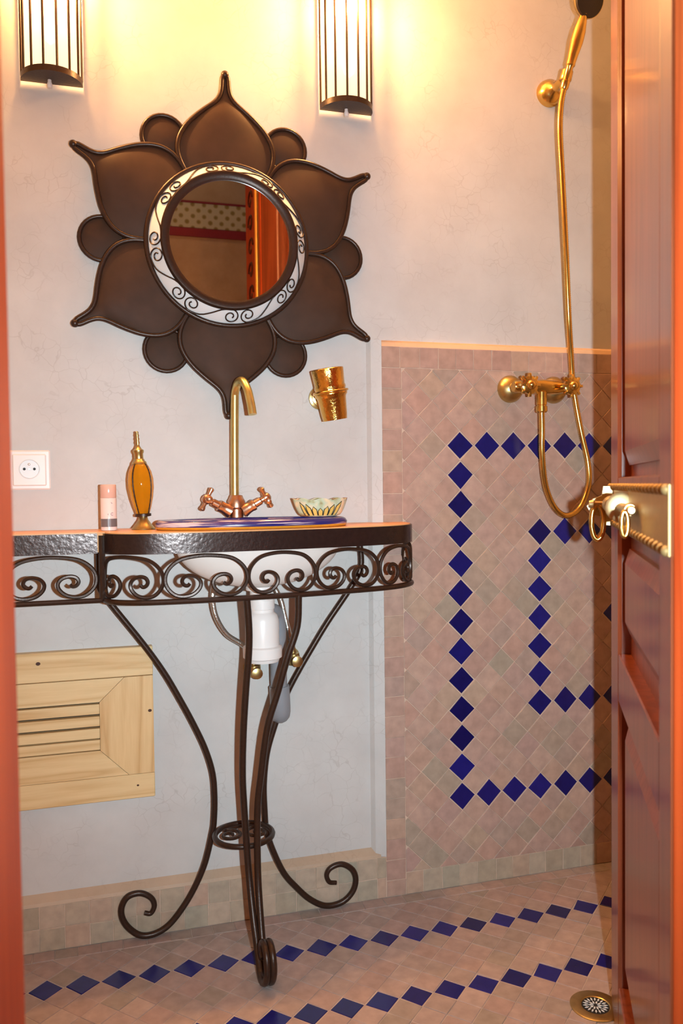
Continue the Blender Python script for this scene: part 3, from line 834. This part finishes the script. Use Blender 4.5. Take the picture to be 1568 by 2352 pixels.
for k, ang in enumerate((-2.25, -0.75, 0.8, 2.4)):
    rb = MB(); path = []
    U = (Vector((1, 0, 0)) - lean * lean.x).normalized(); Wv = lean.cross(U)
    for r_, h_ in prof: path.append(bc + lean * h_ + (U * math.cos(ang) + Wv * math.sin(ang)) * (r_ * 1.03))
    path = cat_rom(path, 4)
    for q_, p in enumerate(path):
        pass
    rb.tube(path, [0.0011 + (0.0006 if i % 2 else 0) for i in range(len(path))], 6)
    rb.build('beaded_rib', 'iron', bot, 60)
c1 = bc + lean * 0.102
MB().lathe([(h_[0], h_[1] * 0.93) for h_ in [(0.0155, 0.0), (0.0145, 0.005), (0.0118, 0.007), (0.0108, 0.011), (0.0092, 0.012), (0.0092, 0.023), (0.0110, 0.026), (0.0112, 0.031), (0.0072, 0.034), (0.0040, 0.040), (0.0030, 0.044), (0.0046, 0.048), (0.0030, 0.052), (0.0044, 0.056), (0.0028, 0.060), (0.0042, 0.064), (0.0026, 0.068), (0.0034, 0.071), (0.0018, 0.073)]], c1, lean, 20).build('stopper', 'brass_dull', bot, 50)

# cosmetic stick
cx_, cy_ = 0.011, -0.060
st = thing('cosmetic_stick', 'small pale pink cosmetic tube with a grey block of print', 'cosmetic tube', (cx_, cy_, TZ))
MB().lathe([(0.0150, 0.0005), (0.0160, 0.0015), (0.0160, 0.066), (0.0157, 0.0665)], (cx_, cy_, TZ), n=32).build('tube_body', 'tube_pink', st, 40)
MB().lathe([(0.0154, 0.0668), (0.0158, 0.0675), (0.0156, 0.092), (0.0148, 0.0938), (0.008, 0.0942)], (cx_, cy_, TZ), n=32).build('cap', 'tube_cap', st, 40)
def wrap(r, a0, a1, z0, z1, name, mat, par, c, n=14, t=0.0004):
    v = []; f = []
    for i in range(n + 1):
        a = a0 + (a1 - a0) * i / n
        for r_, z_ in ((r, z0), (r + t, z0), (r + t, z1), (r, z1)): v.append((c[0] + r_ * math.cos(a), c[1] + r_ * math.sin(a), c[2] + z_))
    for i in range(n):
        for q_ in range(4): f.append((4 * i + q_, 4 * i + (q_ + 1) % 4, 4 * i + 4 + (q_ + 1) % 4, 4 * i + 4 + q_))
    f += [(0, 1, 2, 3), (4 * n + 3, 4 * n + 2, 4 * n + 1, 4 * n)]
    return MB().add(v, f).build(name, mat, par)
wrap(0.0161, -2.85, -0.2, 0.008, 0.0245, 'grey_print', 'tube_grey', st, (cx_, cy_, TZ))
def on_tube(a, z_): return (cx_ + 0.0162 * math.cos(a), cy_ + 0.0162 * math.sin(a), TZ + z_)
MB().tube([on_tube(-1.14 + 0.17 * math.cos(t), 0.034 + 0.0026 * math.sin(t)) for t in [0.7 + i * 0.4 for i in range(13)]], 0.0004, 5).build('letter_c', 'tube_print', st)
MB().tube([on_tube(-1.66, 0.032), on_tube(-1.66, 0.0352)], 0.0004, 5).build('letter_stroke', 'tube_print', st)
MB().tube([on_tube(-1.28, 0.058), on_tube(-1.18, 0.0555), on_tube(-1.10, 0.0565)], 0.0004, 5).build('logo_tick', 'tube_print', st)

# ceramic dish
dx, dy, dz = 0.456, -0.066, TZ + 0.0198
dish = thing('soap_dish', 'small scalloped ceramic dish painted with yellow petals beside the faucet', 'dish', (dx, dy, dz))
def dr(t): return 0.036 + 0.024 * t ** 0.42          # outer radius by height fraction
def dp(a, t, extra=0.0):
    lobe = 1 + 0.035 * t * math.cos(8 * a); r_ = (dr(t) + extra) * lobe
    return (dx + r_ * math.cos(a), dy + r_ * 0.60 * math.sin(a), dz + 0.038 * t * (1 + 0.06 * t * math.cos(8 * a + 0.6)))
v = []; f = []; n_ = 64
rows = [(t, 0) for t in (0, .08, .2, .4, .6, .8, 1)] + [(t, -0.0045) for t in (1, .8, .6, .4, .25)]
for t, ex in rows:
    for k in range(n_): v.append(dp(2 * PI * k / n_, t, ex))
for i in range(len(rows) - 1):
    for k in range(n_): f.append((i * n_ + k, i * n_ + (k + 1) % n_, (i + 1) * n_ + (k + 1) % n_, (i + 1) * n_ + k))
f.append(tuple(range(n_))[::-1]); f.append(tuple((len(rows) - 1) * n_ + k for k in range(n_)))
MB().add(v, f).build('bowl', 'dish_glaze', dish, 60)
A0 = -1.72
for k, off in enumerate((-0.62, -0.40, -0.2, 0.0, 0.2, 0.40, 0.62)):
    H = 0.40 + 0.55 * abs(off); lean_ = off * 0.35
    L1 = [dp(A0 + off * 1.15 - 0.10 + lean_ * t * 0.5, 0.08 + (H - 0.08) * t, 0.0004) for t in (0, .25, .5, .75)]
    tip = dp(A0 + off * 1.15 + lean_ * 0.9, H + 0.08, 0.0004)
    R1_ = [dp(A0 + off * 1.15 + 0.10 + lean_ * t * 0.5, 0.08 + (H - 0.08) * t, 0.0004) for t in (.75, .5, .25, 0)]
    loop = L1 + [tip] + R1_
    cen = Vector((dx, dy, 0))
    pe = MB(); nn = len(loop)
    inn = [tuple(Vector(p) + (Vector((cen.x, cen.y, p[2])) - Vector(p)).normalized() * 0.001) for p in loop]
    ft = [(i, i + 1, nn - 2 - i, nn - 1 - i) for i in range(nn // 2 - 1)] + [(nn // 2 - 1, nn // 2, nn // 2 + 1)]
    pe.add(loop + inn, ft + [tuple(q + nn for q in x_[::-1]) for x_ in ft] + [(i, (i + 1) % nn, nn + (i + 1) % nn, nn + i) for i in range(nn)])
    po = pe.build('painted_petal', 'motif_yellow', dish)
    MB().tube([Vector(p) for p in loop], 0.0010, 5).build('petal_outline', 'motif_line', po, 60)

# ------------------------------------------------------------------ wall fittings
# socket
so = thing('wall_socket', 'white square wall socket with a round recess above the left of the washstand', 'socket', (-0.1445, YW, 1.012))
sx_, sz_ = -0.1445, 1.012
MB().box((sx_ - 0.041, YW - 0.0065, sz_ - 0.041), (sx_ + 0.041, YW - 0.0003, sz_ + 0.041), 0.003).build('face_plate', 'white_plastic', so)
MB().box((sx_ - 0.033, YW - 0.011, sz_ - 0.033), (sx_ + 0.033, YW - 0.0062, sz_ + 0.033), 0.0025).build('insert', 'white_plastic', so)
MB().lathe([(0.0200, 0.0), (0.0208, 0.0015), (0.0192, 0.0022), (0.0185, 0.0006), (0.0001, 0.0006)], (sx_, YW - 0.0108, sz_ + 0.002), (0, -1, 0), 40).build('round_well', 'white_enamel', so, 30)
for hx in (-0.0098, 0.0098):
    MB().lathe([(0.0028, 0), (0.0028, 0.001)], (sx_ + hx, YW - 0.0113, sz_ + 0.002), (0, -1, 0), 14).build('pin_hole', 'dark_hole', so)
MB().lathe([(0.0024, 0), (0.0024, 0.004), (0.0012, 0.005)], (sx_, YW - 0.0113, sz_ + 0.0115), (0, -1, 0), 12).build('earth_pin', 'steel', so, 40)
MB().lathe([(0.0024, 0), (0.0020, 0.001)], (sx_, YW - 0.0113, sz_ + 0.002), (0, -1, 0), 12).build('screw', 'steel', so, 40)

# brass tumbler on its wall rosette
cup_c = Vector((0.4985, -0.044, 1.118)); cax = Vector((-0.17, -0.05, 1)).normalized()
ho = thing('tumbler_holder', 'round brass wall rosette and ring carrying the tilted tumbler', 'holder', (0.482, YW, 1.178))
MB().lathe([(0.0265, 0.0), (0.026, 0.004), (0.021, 0.006), (0.021, 0.010), (0.016, 0.012), (0.0155, 0.015), (0.008, 0.017), (0.007, 0.030)], (0.480, YW - 0.0004, 1.172), (0.12, -1, 0), 32).build('rosette', 'brass_dull', ho, 35)
U = Vector((1, 0, 0)); U = (U - cax * U.dot(cax)).normalized(); Wv = cax.cross(U)
rc = cup_c + cax * 0.0625
MB().tube([rc + (U * math.cos(t) + Wv * math.sin(t)) * 0.0372 for t in [2 * PI * i / 36 for i in range(36)]], 0.0030, 8, True).build('ring', 'brass', ho, 50)
cu = thing('tumbler', 'hammered brass tumbler tilted in its wall ring left of the shower tiles', 'tumbler', tuple(cup_c))
MB().lathe([(0.0001, 0.003), (0.0255, 0.003), (0.0270, 0.0), (0.0285, 0.010), (0.0320, 0.048), (0.0335, 0.052), (0.0360, 0.055), (0.0366, 0.059), (0.0345, 0.0625), (0.0338, 0.067), (0.0352, 0.070), (0.0350, 0.0745), (0.0335, 0.077), (0.0362, 0.112), (0.0352, 0.113), (0.0325, 0.077), (0.0315, 0.060), (0.0250, 0.010), (0.0001, 0.008)], cup_c, cax, 40).build('cup', 'brass_hammered', cu, 40)

# pine access hatch
hx0, hx1, hz0, hz1 = -0.330, 0.096, 0.305, 0.632
yF = YW - 0.022
ha = thing('access_hatch', 'pale pine access hatch with mitred frame and narrow slats low on the wall', 'hatch', ((hx0 + hx1) / 2, YW, hz0))
rail_h = 0.062
MB().box((hx0, yF, hz1 - rail_h), (hx1, YW - 0.0004, hz1), 0.0015).build('top_rail', 'pine_x', ha)
MB().box((hx0, yF, hz0), (hx1, YW - 0.0004, hz0 + 0.052), 0.0015).build('bottom_rail', 'pine_x', ha)
iz0, iz1 = hz0 + 0.0528, hz1 - rail_h - 0.0008
fw_t, fw_b, fw_s = 0.050, 0.058, 0.112
ox0, ox1 = hx0, hx1
ix0, ix1, jz0, jz1 = hx0 + 0.112, hx1 - fw_s, iz0 + fw_b, iz1 - fw_t
g_ = 0.0004
def slab(name, poly, mat):
    MB().prism(shrink(poly, g_), lambda a, b_, d: (a, d, b_), yF + 0.0005, YW - 0.0006).build(name, mat, ha)
mit = 0.060
slab('inner_top_rail', [(ox0 + 0.05, iz1), (ix0, jz1), (ix1, jz1), (ix1 + 0.052, iz1)], 'pine_x')
slab('inner_bottom_rail', [(ix0, jz0), (ox0 + 0.05, iz0), (ix1 + 0.058, iz0), (ix1, jz0)], 'pine_x')
slab('stile', [(ix1, jz0), (ix1 + 0.058, iz0), (ox1, iz0), (ox1, iz1), (ix1 + 0.052, iz1), (ix1, jz1)], 'pine_z')
slab('stile', [(ox0, iz0), (ox0 + 0.05, iz0), (ix0, jz0), (ix0, jz1), (ox0 + 0.05, iz1), (ox0, iz1)], 'pine_z')
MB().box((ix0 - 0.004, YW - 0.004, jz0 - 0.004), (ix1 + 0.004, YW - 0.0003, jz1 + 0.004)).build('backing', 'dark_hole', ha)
sh = (jz1 - jz0) / 4
for k in range(4):
    z0_ = jz0 + k * sh + (0.0012 if k == 0 else 0.0)
    MB().box((ix0, yF + 0.001, z0_ + 0.0006), (ix1, YW - 0.006, z0_ + sh - 0.0042), 0.0008).build('slat', 'pine_x', ha)
for kx, kz, kr in ((-0.136, hz1 - 0.022, 0.0055), (hx1 - 0.008, iz0 + 0.135, 0.004), (0.060, hz0 + 0.028, 0.003)):
    MB().lathe([(kr, 0), (kr * 0.7, 0.0004)], (kx, yF + 0.0002, kz), (0, -1, 0), 12, sx=1.0, sy=0.8).build('knot', 'motif_paint', ha)

# ------------------------------------------------------------------ flower mirror
MX, MZ = 0.2715, 1.494
mi = thing('flower_mirror', 'round wall mirror in a dark iron flower frame of pointed petals', 'mirror', (MX, YW, MZ))
PY = -0.004       # sheet face
MB().lathe([(0.165, 0.0), (0.165, 0.018)], (MX, YW - 0.0004, MZ), (0, -1, 0), 48).build('back_plate', 'iron', mi, 30)
PROF = [(0.150, 0.0855), (0.165, 0.094), (0.182, 0.1005), (0.200, 0.1025), (0.218, 0.0995), (0.236, 0.091), (0.254, 0.0775), (0.270, 0.0610), (0.284, 0.0440), (0.296, 0.0280), (0.306, 0.0175), (0.318, 0.0105), (0.332, 0.0075), (0.352, 0.0058)]
PROF = [(r_ * 1.019, w_ * 1.012) for r_, w_ in PROF]
for k in range(6):
    th = PI / 2 + k * PI / 3 + (-0.012 if k != 0 else 0.0)
    er = Vector((math.cos(th), 0, math.sin(th))); et = Vector((-math.sin(th), 0, math.cos(th)))
    cM = Vector((MX, 0, MZ))
    v = []; f = []; ns = 12; nr = len(PROF)
    for side in (0, 1):
        for i, (r_, w_) in enumerate(PROF):
            fr_ = i / (nr - 1)
            for s_ in range(ns + 1):
                u = -1 + 2 * s_ / ns
                bul = 0.014 * (1 - u * u) * min(1, w_ / 0.05) * (1 - 0.2 * fr_)
                y_ = (PY - bul) if side == 0 else PY + 0.004 - bul * 0.9
                v.append(cM + er * r_ + et * (u * w_) + Vector((0, y_, 0)))
    row = ns + 1; half = nr * row
    for i in range(nr - 1):
        for s_ in range(ns):
            a = i * row + s_
            f.append((a, a + 1, a + row + 1, a + row)); f.append((half + a + 1, half + a, half + a + row, half + a + row + 1))
        f.append((i * row, (i + 1) * row, half + (i + 1) * row, half + i * row)); f.append((i * row + ns, half + i * row + ns, half + (i + 1) * row + ns, (i + 1) * row + ns))
    for s_ in range(ns):
        f.append((s_, half + s_, half + s_ + 1, s_ + 1)); a = (nr - 1) * row + s_; f.append((a, a + 1, half + a + 1, half + a))
    pt = MB().add(v, f).build('petal', 'petal_iron', mi, 60)
    outl = [cM + er * r_ + et * w_ + Vector((0, PY - 0.002, 0)) for r_, w_ in PROF] + [cM + er * 0.3655 + Vector((0, PY - 0.002, 0))] + [cM + er * r_ - et * w_ + Vector((0, PY - 0.002, 0)) for r_, w_ in PROF[::-1]]
    MB().tube(cat_rom(outl, 3), 0.0052, 8).build('petal_rim', 'iron', pt, 60)
    MB().ball(cM + er * 0.3665 + Vector((0, PY - 0.002, 0)), 0.0085).build('petal_tip', 'iron', pt, 60)
    th2 = th + PI / 6
    c2 = cM + Vector((math.cos(th2), 0, math.sin(th2))) * 0.262
    lobe = MB().lathe([(0.046, 0.0), (0.046, 0.003), (0.034, 0.006), (0.018, 0.0085), (0.0005, 0.009)], c2 + Vector((0, 0.015, 0)), (0, -1, 0), 32).build('round_petal', 'petal_iron', mi, 60)
    MB().tube([c2 + Vector((0.046 * math.cos(t), 0.010, 0.046 * math.sin(t))) for t in [2 * PI * i / 32 for i in range(32)]], 0.0046, 8, True).build('petal_rim', 'iron', lobe, 60)
R1_, Y1_, R2_, Y2_ = 0.170, -0.018, 0.141, -0.050
MB().tube([(MX + 0.173 * math.cos(t), Y1_ + 0.001, MZ + 0.173 * math.sin(t)) for t in [2 * PI * i / 72 for i in range(72)]], 0.0055, 8, True).build('outer_ring', 'iron', mi, 60)
bd = MB().lathe([(R1_ + 0.002, -Y1_ - 0.006), (R1_, -Y1_), (R2_, -Y2_), (R2_ - 0.003, -Y2_ - 0.004), (R1_ - 0.004, -Y1_ - 0.006), (R1_ + 0.002, -Y1_ - 0.006)], (MX, 0, MZ), (0, -1, 0), 96).build('white_band', 'white_enamel', mi, 40)
def onband(th, s, lift=0.0016):
    r_ = R1_ + (R2_ - R1_) * s; y_ = Y1_ + (Y2_ - Y1_) * s
    return Vector((MX + (r_ + lift * 0.74) * math.cos(th), y_ - lift * 0.67, MZ + (r_ + lift * 0.74) * math.sin(th)))
NS = 8
for k in range(NS):
    base_t = 2 * PI * k / NS + 0.12
    pts = []
    def P2(u, s): return (base_t + u, s)
    A_ = []
    for i in range(19):
        t = i / 18; a = -PI / 2 - (1 - t) * 2.75 * PI; r_ = 0.11 + 0.32 * t
        A_.append((0.120 + 0.112 * (r_ / 0.43) * math.cos(a), 0.5 + r_ * math.sin(a)))
    mid = [(0.262, 0.17), (0.392, 0.50), (0.522, 0.83)]
    B_ = [(0.784 - u, 1 - s_) for u, s_ in A_][::-1]
    cc = cat_rom([(u, s_, 0) for u, s_ in A_ + mid + B_], 3)
    MB().tube([onband(base_t + p.x, max(0.03, min(0.97, p.y))) for p in cc], 0.0016, 6).build('wire_scroll', 'iron', bd, 60)
MB().lathe([(0.146, 0.044), (0.1465, 0.050), (0.143, 0.0555), (0.134, 0.0565), (0.128, 0.053), (0.127, 0.044), (0.146, 0.044)], (MX, 0, MZ), (0, -1, 0), 96).build('inner_ring', 'iron', mi, 50)
MB().lathe([(0.131, 0.0), (0.131, 0.003)], (MX, -0.0445, MZ), (0, -1, 0), 64).build('mirror_glass', 'mirror_glass', mi, 30)

# ------------------------------------------------------------------ sconces
def sconce(x_, z0, label):
    z1, R_ = z0 + 0.272, 0.060
    t = thing('wall_sconce', label, 'wall lamp', (x_, YW, z0), group='iron and glass wall sconces')
    def hp(r_, a): return (x_ + r_ * math.cos(a), YW - 0.004 - r_ * math.sin(a))
    n = 24
    for nm, za, zb in (('bottom_plate', z0, z0 + 0.012), ('top_rim', z1 - 0.010, z1)):
        poly = [hp(R_ + 0.001, PI * i / n) for i in range(n + 1)]
        if nm == 'top_rim':
            poly = [hp(R_ + 0.001, PI * i / n) for i in range(n + 1)] + [hp(R_ - 0.003, PI * i / n) for i in range(n, -1, -1)]
            mb = MB(); m2 = n + 1
            v = [(a, b_, z) for z in (za, zb) for a, b_ in poly]; f = []
            N2 = 2 * m2
            for i in range(n):
                f += [(i, i + 1, N2 - 2 - i, N2 - 1 - i), (N2 + i + 1, N2 + i, 2 * N2 - 1 - i, 2 * N2 - 2 - i), (i, N2 + i, N2 + i + 1, i + 1), (N2 - 1 - i, N2 - 2 - i, 2 * N2 - 2 - i, 2 * N2 - 1 - i)]
            f += [(0, N2 - 1, 2 * N2 - 1, N2), (n, N2 + n, N2 + n + 1, n + 1)]
            mb.add(v, f).build(nm, 'iron', t, 40)
        else:
            MB().prism(poly, lambda a, b_, d: (a, b_, d), za, zb).build(nm, 'iron', t, 40)
    v = []; f = []
    for r_ in (R_ - 0.003, R_ - 0.0045):
        for i in range(n + 1):
            a, b_ = hp(r_, 0.06 + (PI - 0.12) * i / n); v += [(a, b_, z0 + 0.0125), (a, b_, z1 - 0.0105)]
    m2 = 2 * (n + 1)
    for i in range(n): f += [(2 * i, 2 * i + 2, 2 * i + 3, 2 * i + 1)]
    MB().add(v[:m2], f).build('glass_shade', 'lit_shade', t, 60)
    for i in range(8):
        a = 0.02 + (PI - 0.04) * i / 7
        a_, b_ = hp(R_ - 0.001, a)
        MB().tube([(a_, b_, z0 + 0.011), (a_, b_, z1 - 0.004)], 0.0026, 6).build('upright_bar', 'iron', t, 60)
    MB().lathe([(0.0045, -0.016), (0.006, -0.010), (0.004, -0.004), (0.004, 0.0)], (x_ - 0.004, YW - 0.022, z0 + 0.0), n=12).build('screw_knob', 'white_plastic', t, 40)
    bz = z0 + 0.125
    MB().lathe([(0.001, 0.0), (0.012, 0.01), (0.017, 0.03), (0.012, 0.055), (0.008, 0.075), (0.008, 0.10)], (x_, YW - 0.034, bz - 0.06), n=16).build('bulb', 'bulb_glow', t, 60)
    ld = bpy.data.lights.new('sconce_light', 'POINT'); ld.energy = SCONCE_W; ld.color = (1.0, 0.50, 0.17); ld.shadow_soft_size = 0.022
    lo = bpy.data.objects.new('sconce_light', ld); COL.objects.link(lo); lo.parent = t; lo.location = (0, -0.056, bz - z0 + 0.095)
sconce(-0.083, 1.807, 'half-round iron-barred wall sconce left of the mirror')
sconce(0.549, 1.820, 'half-round iron-barred wall sconce right of the mirror')

# ------------------------------------------------------------------ shower
mx = thing('shower_mixer', 'brass wall shower mixer with two star-shaped handles', 'shower mixer', (1.008, 0, 1.20))
YB = -0.055
for x_ in (0.950, 1.068):
    MB().lathe([(0.033, 0.0), (0.033, 0.004), (0.030, 0.012), (0.022, 0.021), (0.014, 0.025), (0.0135, 0.028), (0.0125, 0.030), (0.0125, 0.050)], (x_, -0.0008, 1.200), (0, -1, 0), 32).build('flange', 'brass_dull', mx, 40)
MB().lathe([(0.012, -0.078), (0.014, -0.074), (0.0145, -0.060), (0.0125, -0.050), (0.0165, -0.034), (0.0185, 0.0), (0.0165, 0.034), (0.0125, 0.050), (0.0145, 0.060), (0.014, 0.074), (0.012, 0.078)], (1.009, YB, 1.200), (1, 0, 0), 24).build('body', 'brass', mx, 40)
for x_ in (0.955, 1.066):
    MB().lathe([(0.0105, 0.0), (0.0095, 0.010), (0.007, 0.012), (0.007, 0.024)], (x_, YB - 0.008, 1.200), (0, -1, 0), 18).build('spindle', 'brass_dull', mx, 40)
    star = lambda a, h: 1 + 0.22 * (1 if math.cos(8 * a) > 0.1 else -0.35)
    hd = MB().lathe([(0.017, 0.0), (0.0225, 0.003), (0.0225, 0.011), (0.017, 0.014), (0.006, 0.015)], (x_, YB - 0.026, 1.200), (0, -1, 0), 64, mod=star).build('star_handle', 'brass', mx, 35)
    MB().lathe([(0.0115, 0.0), (0.0115, 0.003), (0.0095, 0.008), (0.005, 0.0115), (0.0003, 0.0125)], (x_, YB - 0.0405, 1.200), (0, -1, 0), 24).build('dome', 'brass', hd, 50)
MB().lathe([(0.0125, 0.0), (0.0125, -0.030), (0.0110, -0.031), (0.0110, -0.033), (0.0135, -0.034), (0.0135, -0.046), (0.0105, -0.049)], (1.003, YB - 0.004, 1.188), n=20).build('outlet', 'brass', mx, 40)
hz = hose('shower_hose', [(1.003, YB - 0.004, 1.142), (1.006, -0.055, 1.10), (1.009, -0.050, 1.04), (1.024, -0.040, 0.965), (1.052, -0.034, 0.912), (1.088, -0.030, 0.892), (1.128, -0.026, 0.913), (1.153, -0.022, 0.966), (1.154, -0.018, 1.022), (1.137, -0.016, 1.095), (1.122, -0.016, 1.165), (1.110, -0.020, 1.225), (1.098, -0.032, 1.29), (1.080, -0.052, 1.372), (1.066, -0.066, 1.490), (1.057, -0.072, 1.594), (1.050, -0.074, 1.696), (1.044, -0.075, 1.796), (1.047, -0.075, 1.855), (1.054, -0.076, 1.893)], 0.0076, 'brass', 'long ribbed brass shower hose hanging in a loop over the tiles', pitch=0.005)
br = thing('shower_bracket', 'round brass wall bracket holding up the hand shower', 'bracket', (1.072, YW, 1.927))
MB().lathe([(0.033, 0.0), (0.033, 0.004), (0.029, 0.016), (0.020, 0.026), (0.011, 0.033), (0.009, 0.040), (0.009, 0.072)], (1.070, YW - 0.0004, 1.926), (-0.03, -1, 0.02), 32).build('rosette', 'brass', br, 40)
MB().lathe([(0.013, -0.012), (0.0145, -0.010), (0.0145, 0.010), (0.013, 0.012)], (1.064, -0.070, 1.927), (0.14, -0.18, 0.9), 20).build('cradle', 'brass', br, 40)
hs = thing('hand_shower', 'brass hand shower with dark round head tilted on its bracket', 'hand shower', (1.056, -0.076, 1.90))
ha0 = Vector((1.0545, -0.0765, 1.895)); had = Vector((0.20, -0.22, 1.0)).normalized()
MB().lathe([(0.0080, -0.004), (0.0100, 0.0), (0.0105, 0.014), (0.0085, 0.016), (0.0085, 0.046), (0.0115, 0.050), (0.0110, 0.056), (0.0120, 0.070), (0.0155, 0.100), (0.0150, 0.125), (0.0105, 0.152), (0.0085, 0.158), (0.0095, 0.161), (0.0080, 0.164), (0.0080, 0.195)], ha0, had, 24).build('handle', 'brass', hs, 40)
hc = ha0 + had * 0.192; hax = Vector((0.10, -0.90, -0.28)).normalized()
MB().lathe([(0.010, -0.026), (0.024, -0.016), (0.036, -0.004), (0.039, 0.0), (0.039, 0.008)], hc, hax, 36).build('head', 'brass_dull', hs, 40)
MB().lathe([(0.0378, 0.0082), (0.036, 0.011), (0.0001, 0.0125)], hc, hax, 36).build('spray_face', 'rubber_dark', hs, 40)

# floor drain
dn = thing('floor_drain', 'round brass floor drain with a pierced steel grate', 'drain', (0.859, -0.497, 0))
MB().lathe([(0.0245, 0.0002), (0.046, 0.0002), (0.046, 0.0022), (0.043, 0.0035), (0.027, 0.0030), (0.0245, 0.0012)], (0.859, -0.497, 0), n=40).build('collar', 'brass_dull', dn, 30)
MB().lathe([(0.0250, 0.0003), (0.0250, 0.0020), (0.0001, 0.0022)], (0.859, -0.497, 0), n=40).build('grate', 'dark_hole', dn, 30)
for ring_, cnt in ((0.0085, 10), (0.0180, 18)):
    for k in range(cnt):
        a = 2 * PI * k / cnt + ring_ * 20; d_ = Vector((math.cos(a), math.sin(a), 0)); s_ = Vector((-d_.y, d_.x, 0)); c = Vector((0.859, -0.497, 0.0021)) + d_ * ring_
        l, w_ = 0.0048, 0.0017
        v = [c - d_ * l, c + s_ * w_, c + d_ * l, c - s_ * w_]; v = v + [p + Vector((0, 0, 0.0008)) for p in v]
        MB().add(v, [(3, 2, 1, 0), (4, 5, 6, 7), (0, 1, 5, 4), (1, 2, 6, 5), (2, 3, 7, 6), (3, 0, 4, 7)]).build('grate_rib', 'white_enamel', dn)

# ------------------------------------------------------------------ open door leaf (local: x along the leaf from the hinge, +y face towards the photographer)
HX, HY, DA = 0.540, -1.116, math.radians(60.38)
dr_ = thing('door_1', 'open panelled wooden door leaf with a studded brass lock plate', 'door', (HX, HY, 0), DA, kind='structure')
L_, TH = 0.700, 0.034
S0, S1 = 0.088, 0.565
def part(name, mb, mat, par=dr_, sm=None): return mb.build(name, mat, par, sm, local=True)
part('stile', MB().box((0.0, -TH, 0.008), (S0, 0, 2.22), 0.004), 'door_wood')
part('stile', MB().box((S1, -TH, 0.008), (L_, 0, 2.22), 0.006), 'door_wood')
part('leading_edge', MB().box((L_, -TH, 0.008), (L_ + 0.010, -0.006, 2.22), 0.002), 'door_wood')
opens = [(0.120, 0.607), (0.687, 0.893), (0.981, 2.12)]
rails = [(0.008, 0.120), (0.607, 0.687), (0.893, 0.981), (2.12, 2.22)]
for a, b_ in rails: part('rail', MB().box((S0, -TH, a), (S1, -0.0004, b_), 0.002), 'door_wood')
for a, b_ in opens:
    part('panel_ground', MB().box((S0 - 0.002, -TH + 0.004, a - 0.002), (S1 + 0.002, -0.0205, b_ + 0.002)), 'door_wood')
    i0, i1, j0, j1 = S0 + 0.022, S1 - 0.030, a + 0.040 if a != 0.981 else a + 0.019, b_ - 0.028
    v = []
    for (e, y_) in ((0.0, -0.021), (0.0, -0.015), (0.022, -0.006)):
        v += [(i0 + e, y_, j0 + e), (i1 - e, y_, j0 + e), (i1 - e, y_, j1 - e), (i0 + e, y_, j1 - e)]
    f = [(8, 9, 10, 11)]
    for q in (0, 4):
        for k in range(4): f.append((q + k, q + (k + 1) % 4, q + 4 + (k + 1) % 4, q + 4 + k))
    part('raised_panel', MB().add(v, f + [(3, 2, 1, 0)]), 'door_wood')
pl = part('lock_plate', MB().box((0.002, 0.0002, 0.898), (L_ - 0.004, 0.003, 0.971), 0.0008), 'plate_brass')
for zz in (0.9035, 0.9655):
    k = 0
    u = 0.012
    while u < L_ - 0.01:
        part('stud', MB().lathe([(0.0062, 0.0), (0.0054, 0.0030), (0.0028, 0.0050), (0.0002, 0.0056)], (u, 0.003, zz), (0, 1, 0), 8), 'plate_brass', pl, 60)
        u += 0.033
bolt = part('bolt', MB().lathe([(0.004, 0.0), (0.0065, 0.003), (0.0065, 0.36), (0.004, 0.364)], (0.235, 0.013, 0.937), (1, 0, 0), 16), 'latch_brass', dr_, 40)
for u, w_, h_ in ((0.262, 0.012, 0.009), (0.372, 0.005, 0.022), (0.392, 0.005, 0.020), (0.455, 0.010, 0.013), (0.535, 0.012, 0.014)):
    part('bolt_collar', MB().lathe([(h_ * 0.8, -w_), (h_, -w_ * 0.5), (h_, w_ * 0.5), (h_ * 0.8, w_)], (u, 0.013, 0.937), (1, 0, 0), 16), 'latch_brass', bolt, 40)
part('drop_ring', MB().tube([(0.228, 0.022 + 0.004 * math.cos(t), 0.920 + 0.016 * math.sin(t)) for t in [2 * PI * i / 24 for i in range(24)]], 0.0030, 8, True), 'brass', dr_, 50)
# scalloped keeper standing off the leading edge and the drop-ring handle
kp = [(0, 0.966), (0.012, 0.966), (0.014, 0.950), (0.026, 0.944), (0.034, 0.932), (0.028, 0.918), (0.016, 0.914), (0.010, 0.900), (0.0, 0.898)]
part('keeper', MB().prism([(0.004 + a * 1.25, b_) for a, b_ in kp], lambda a, b_, d: (d, a, b_), 0.618, 0.634), 'latch_brass', dr_, 30)
part('drop_ring', MB().tube([(0.600, 0.030 + 0.010 * math.cos(t), 0.905 + 0.030 * math.sin(t)) for t in [2 * PI * i / 28 for i in range(28)]], 0.0048, 8, True), 'brass', dr_, 50)
part('ring_pin', MB().lathe([(0.005, 0.0), (0.005, 0.032), (0.008, 0.034), (0.006, 0.041)], (0.600, 0.003, 0.936), (0, 1, 0), 12), 'latch_brass', dr_, 40)
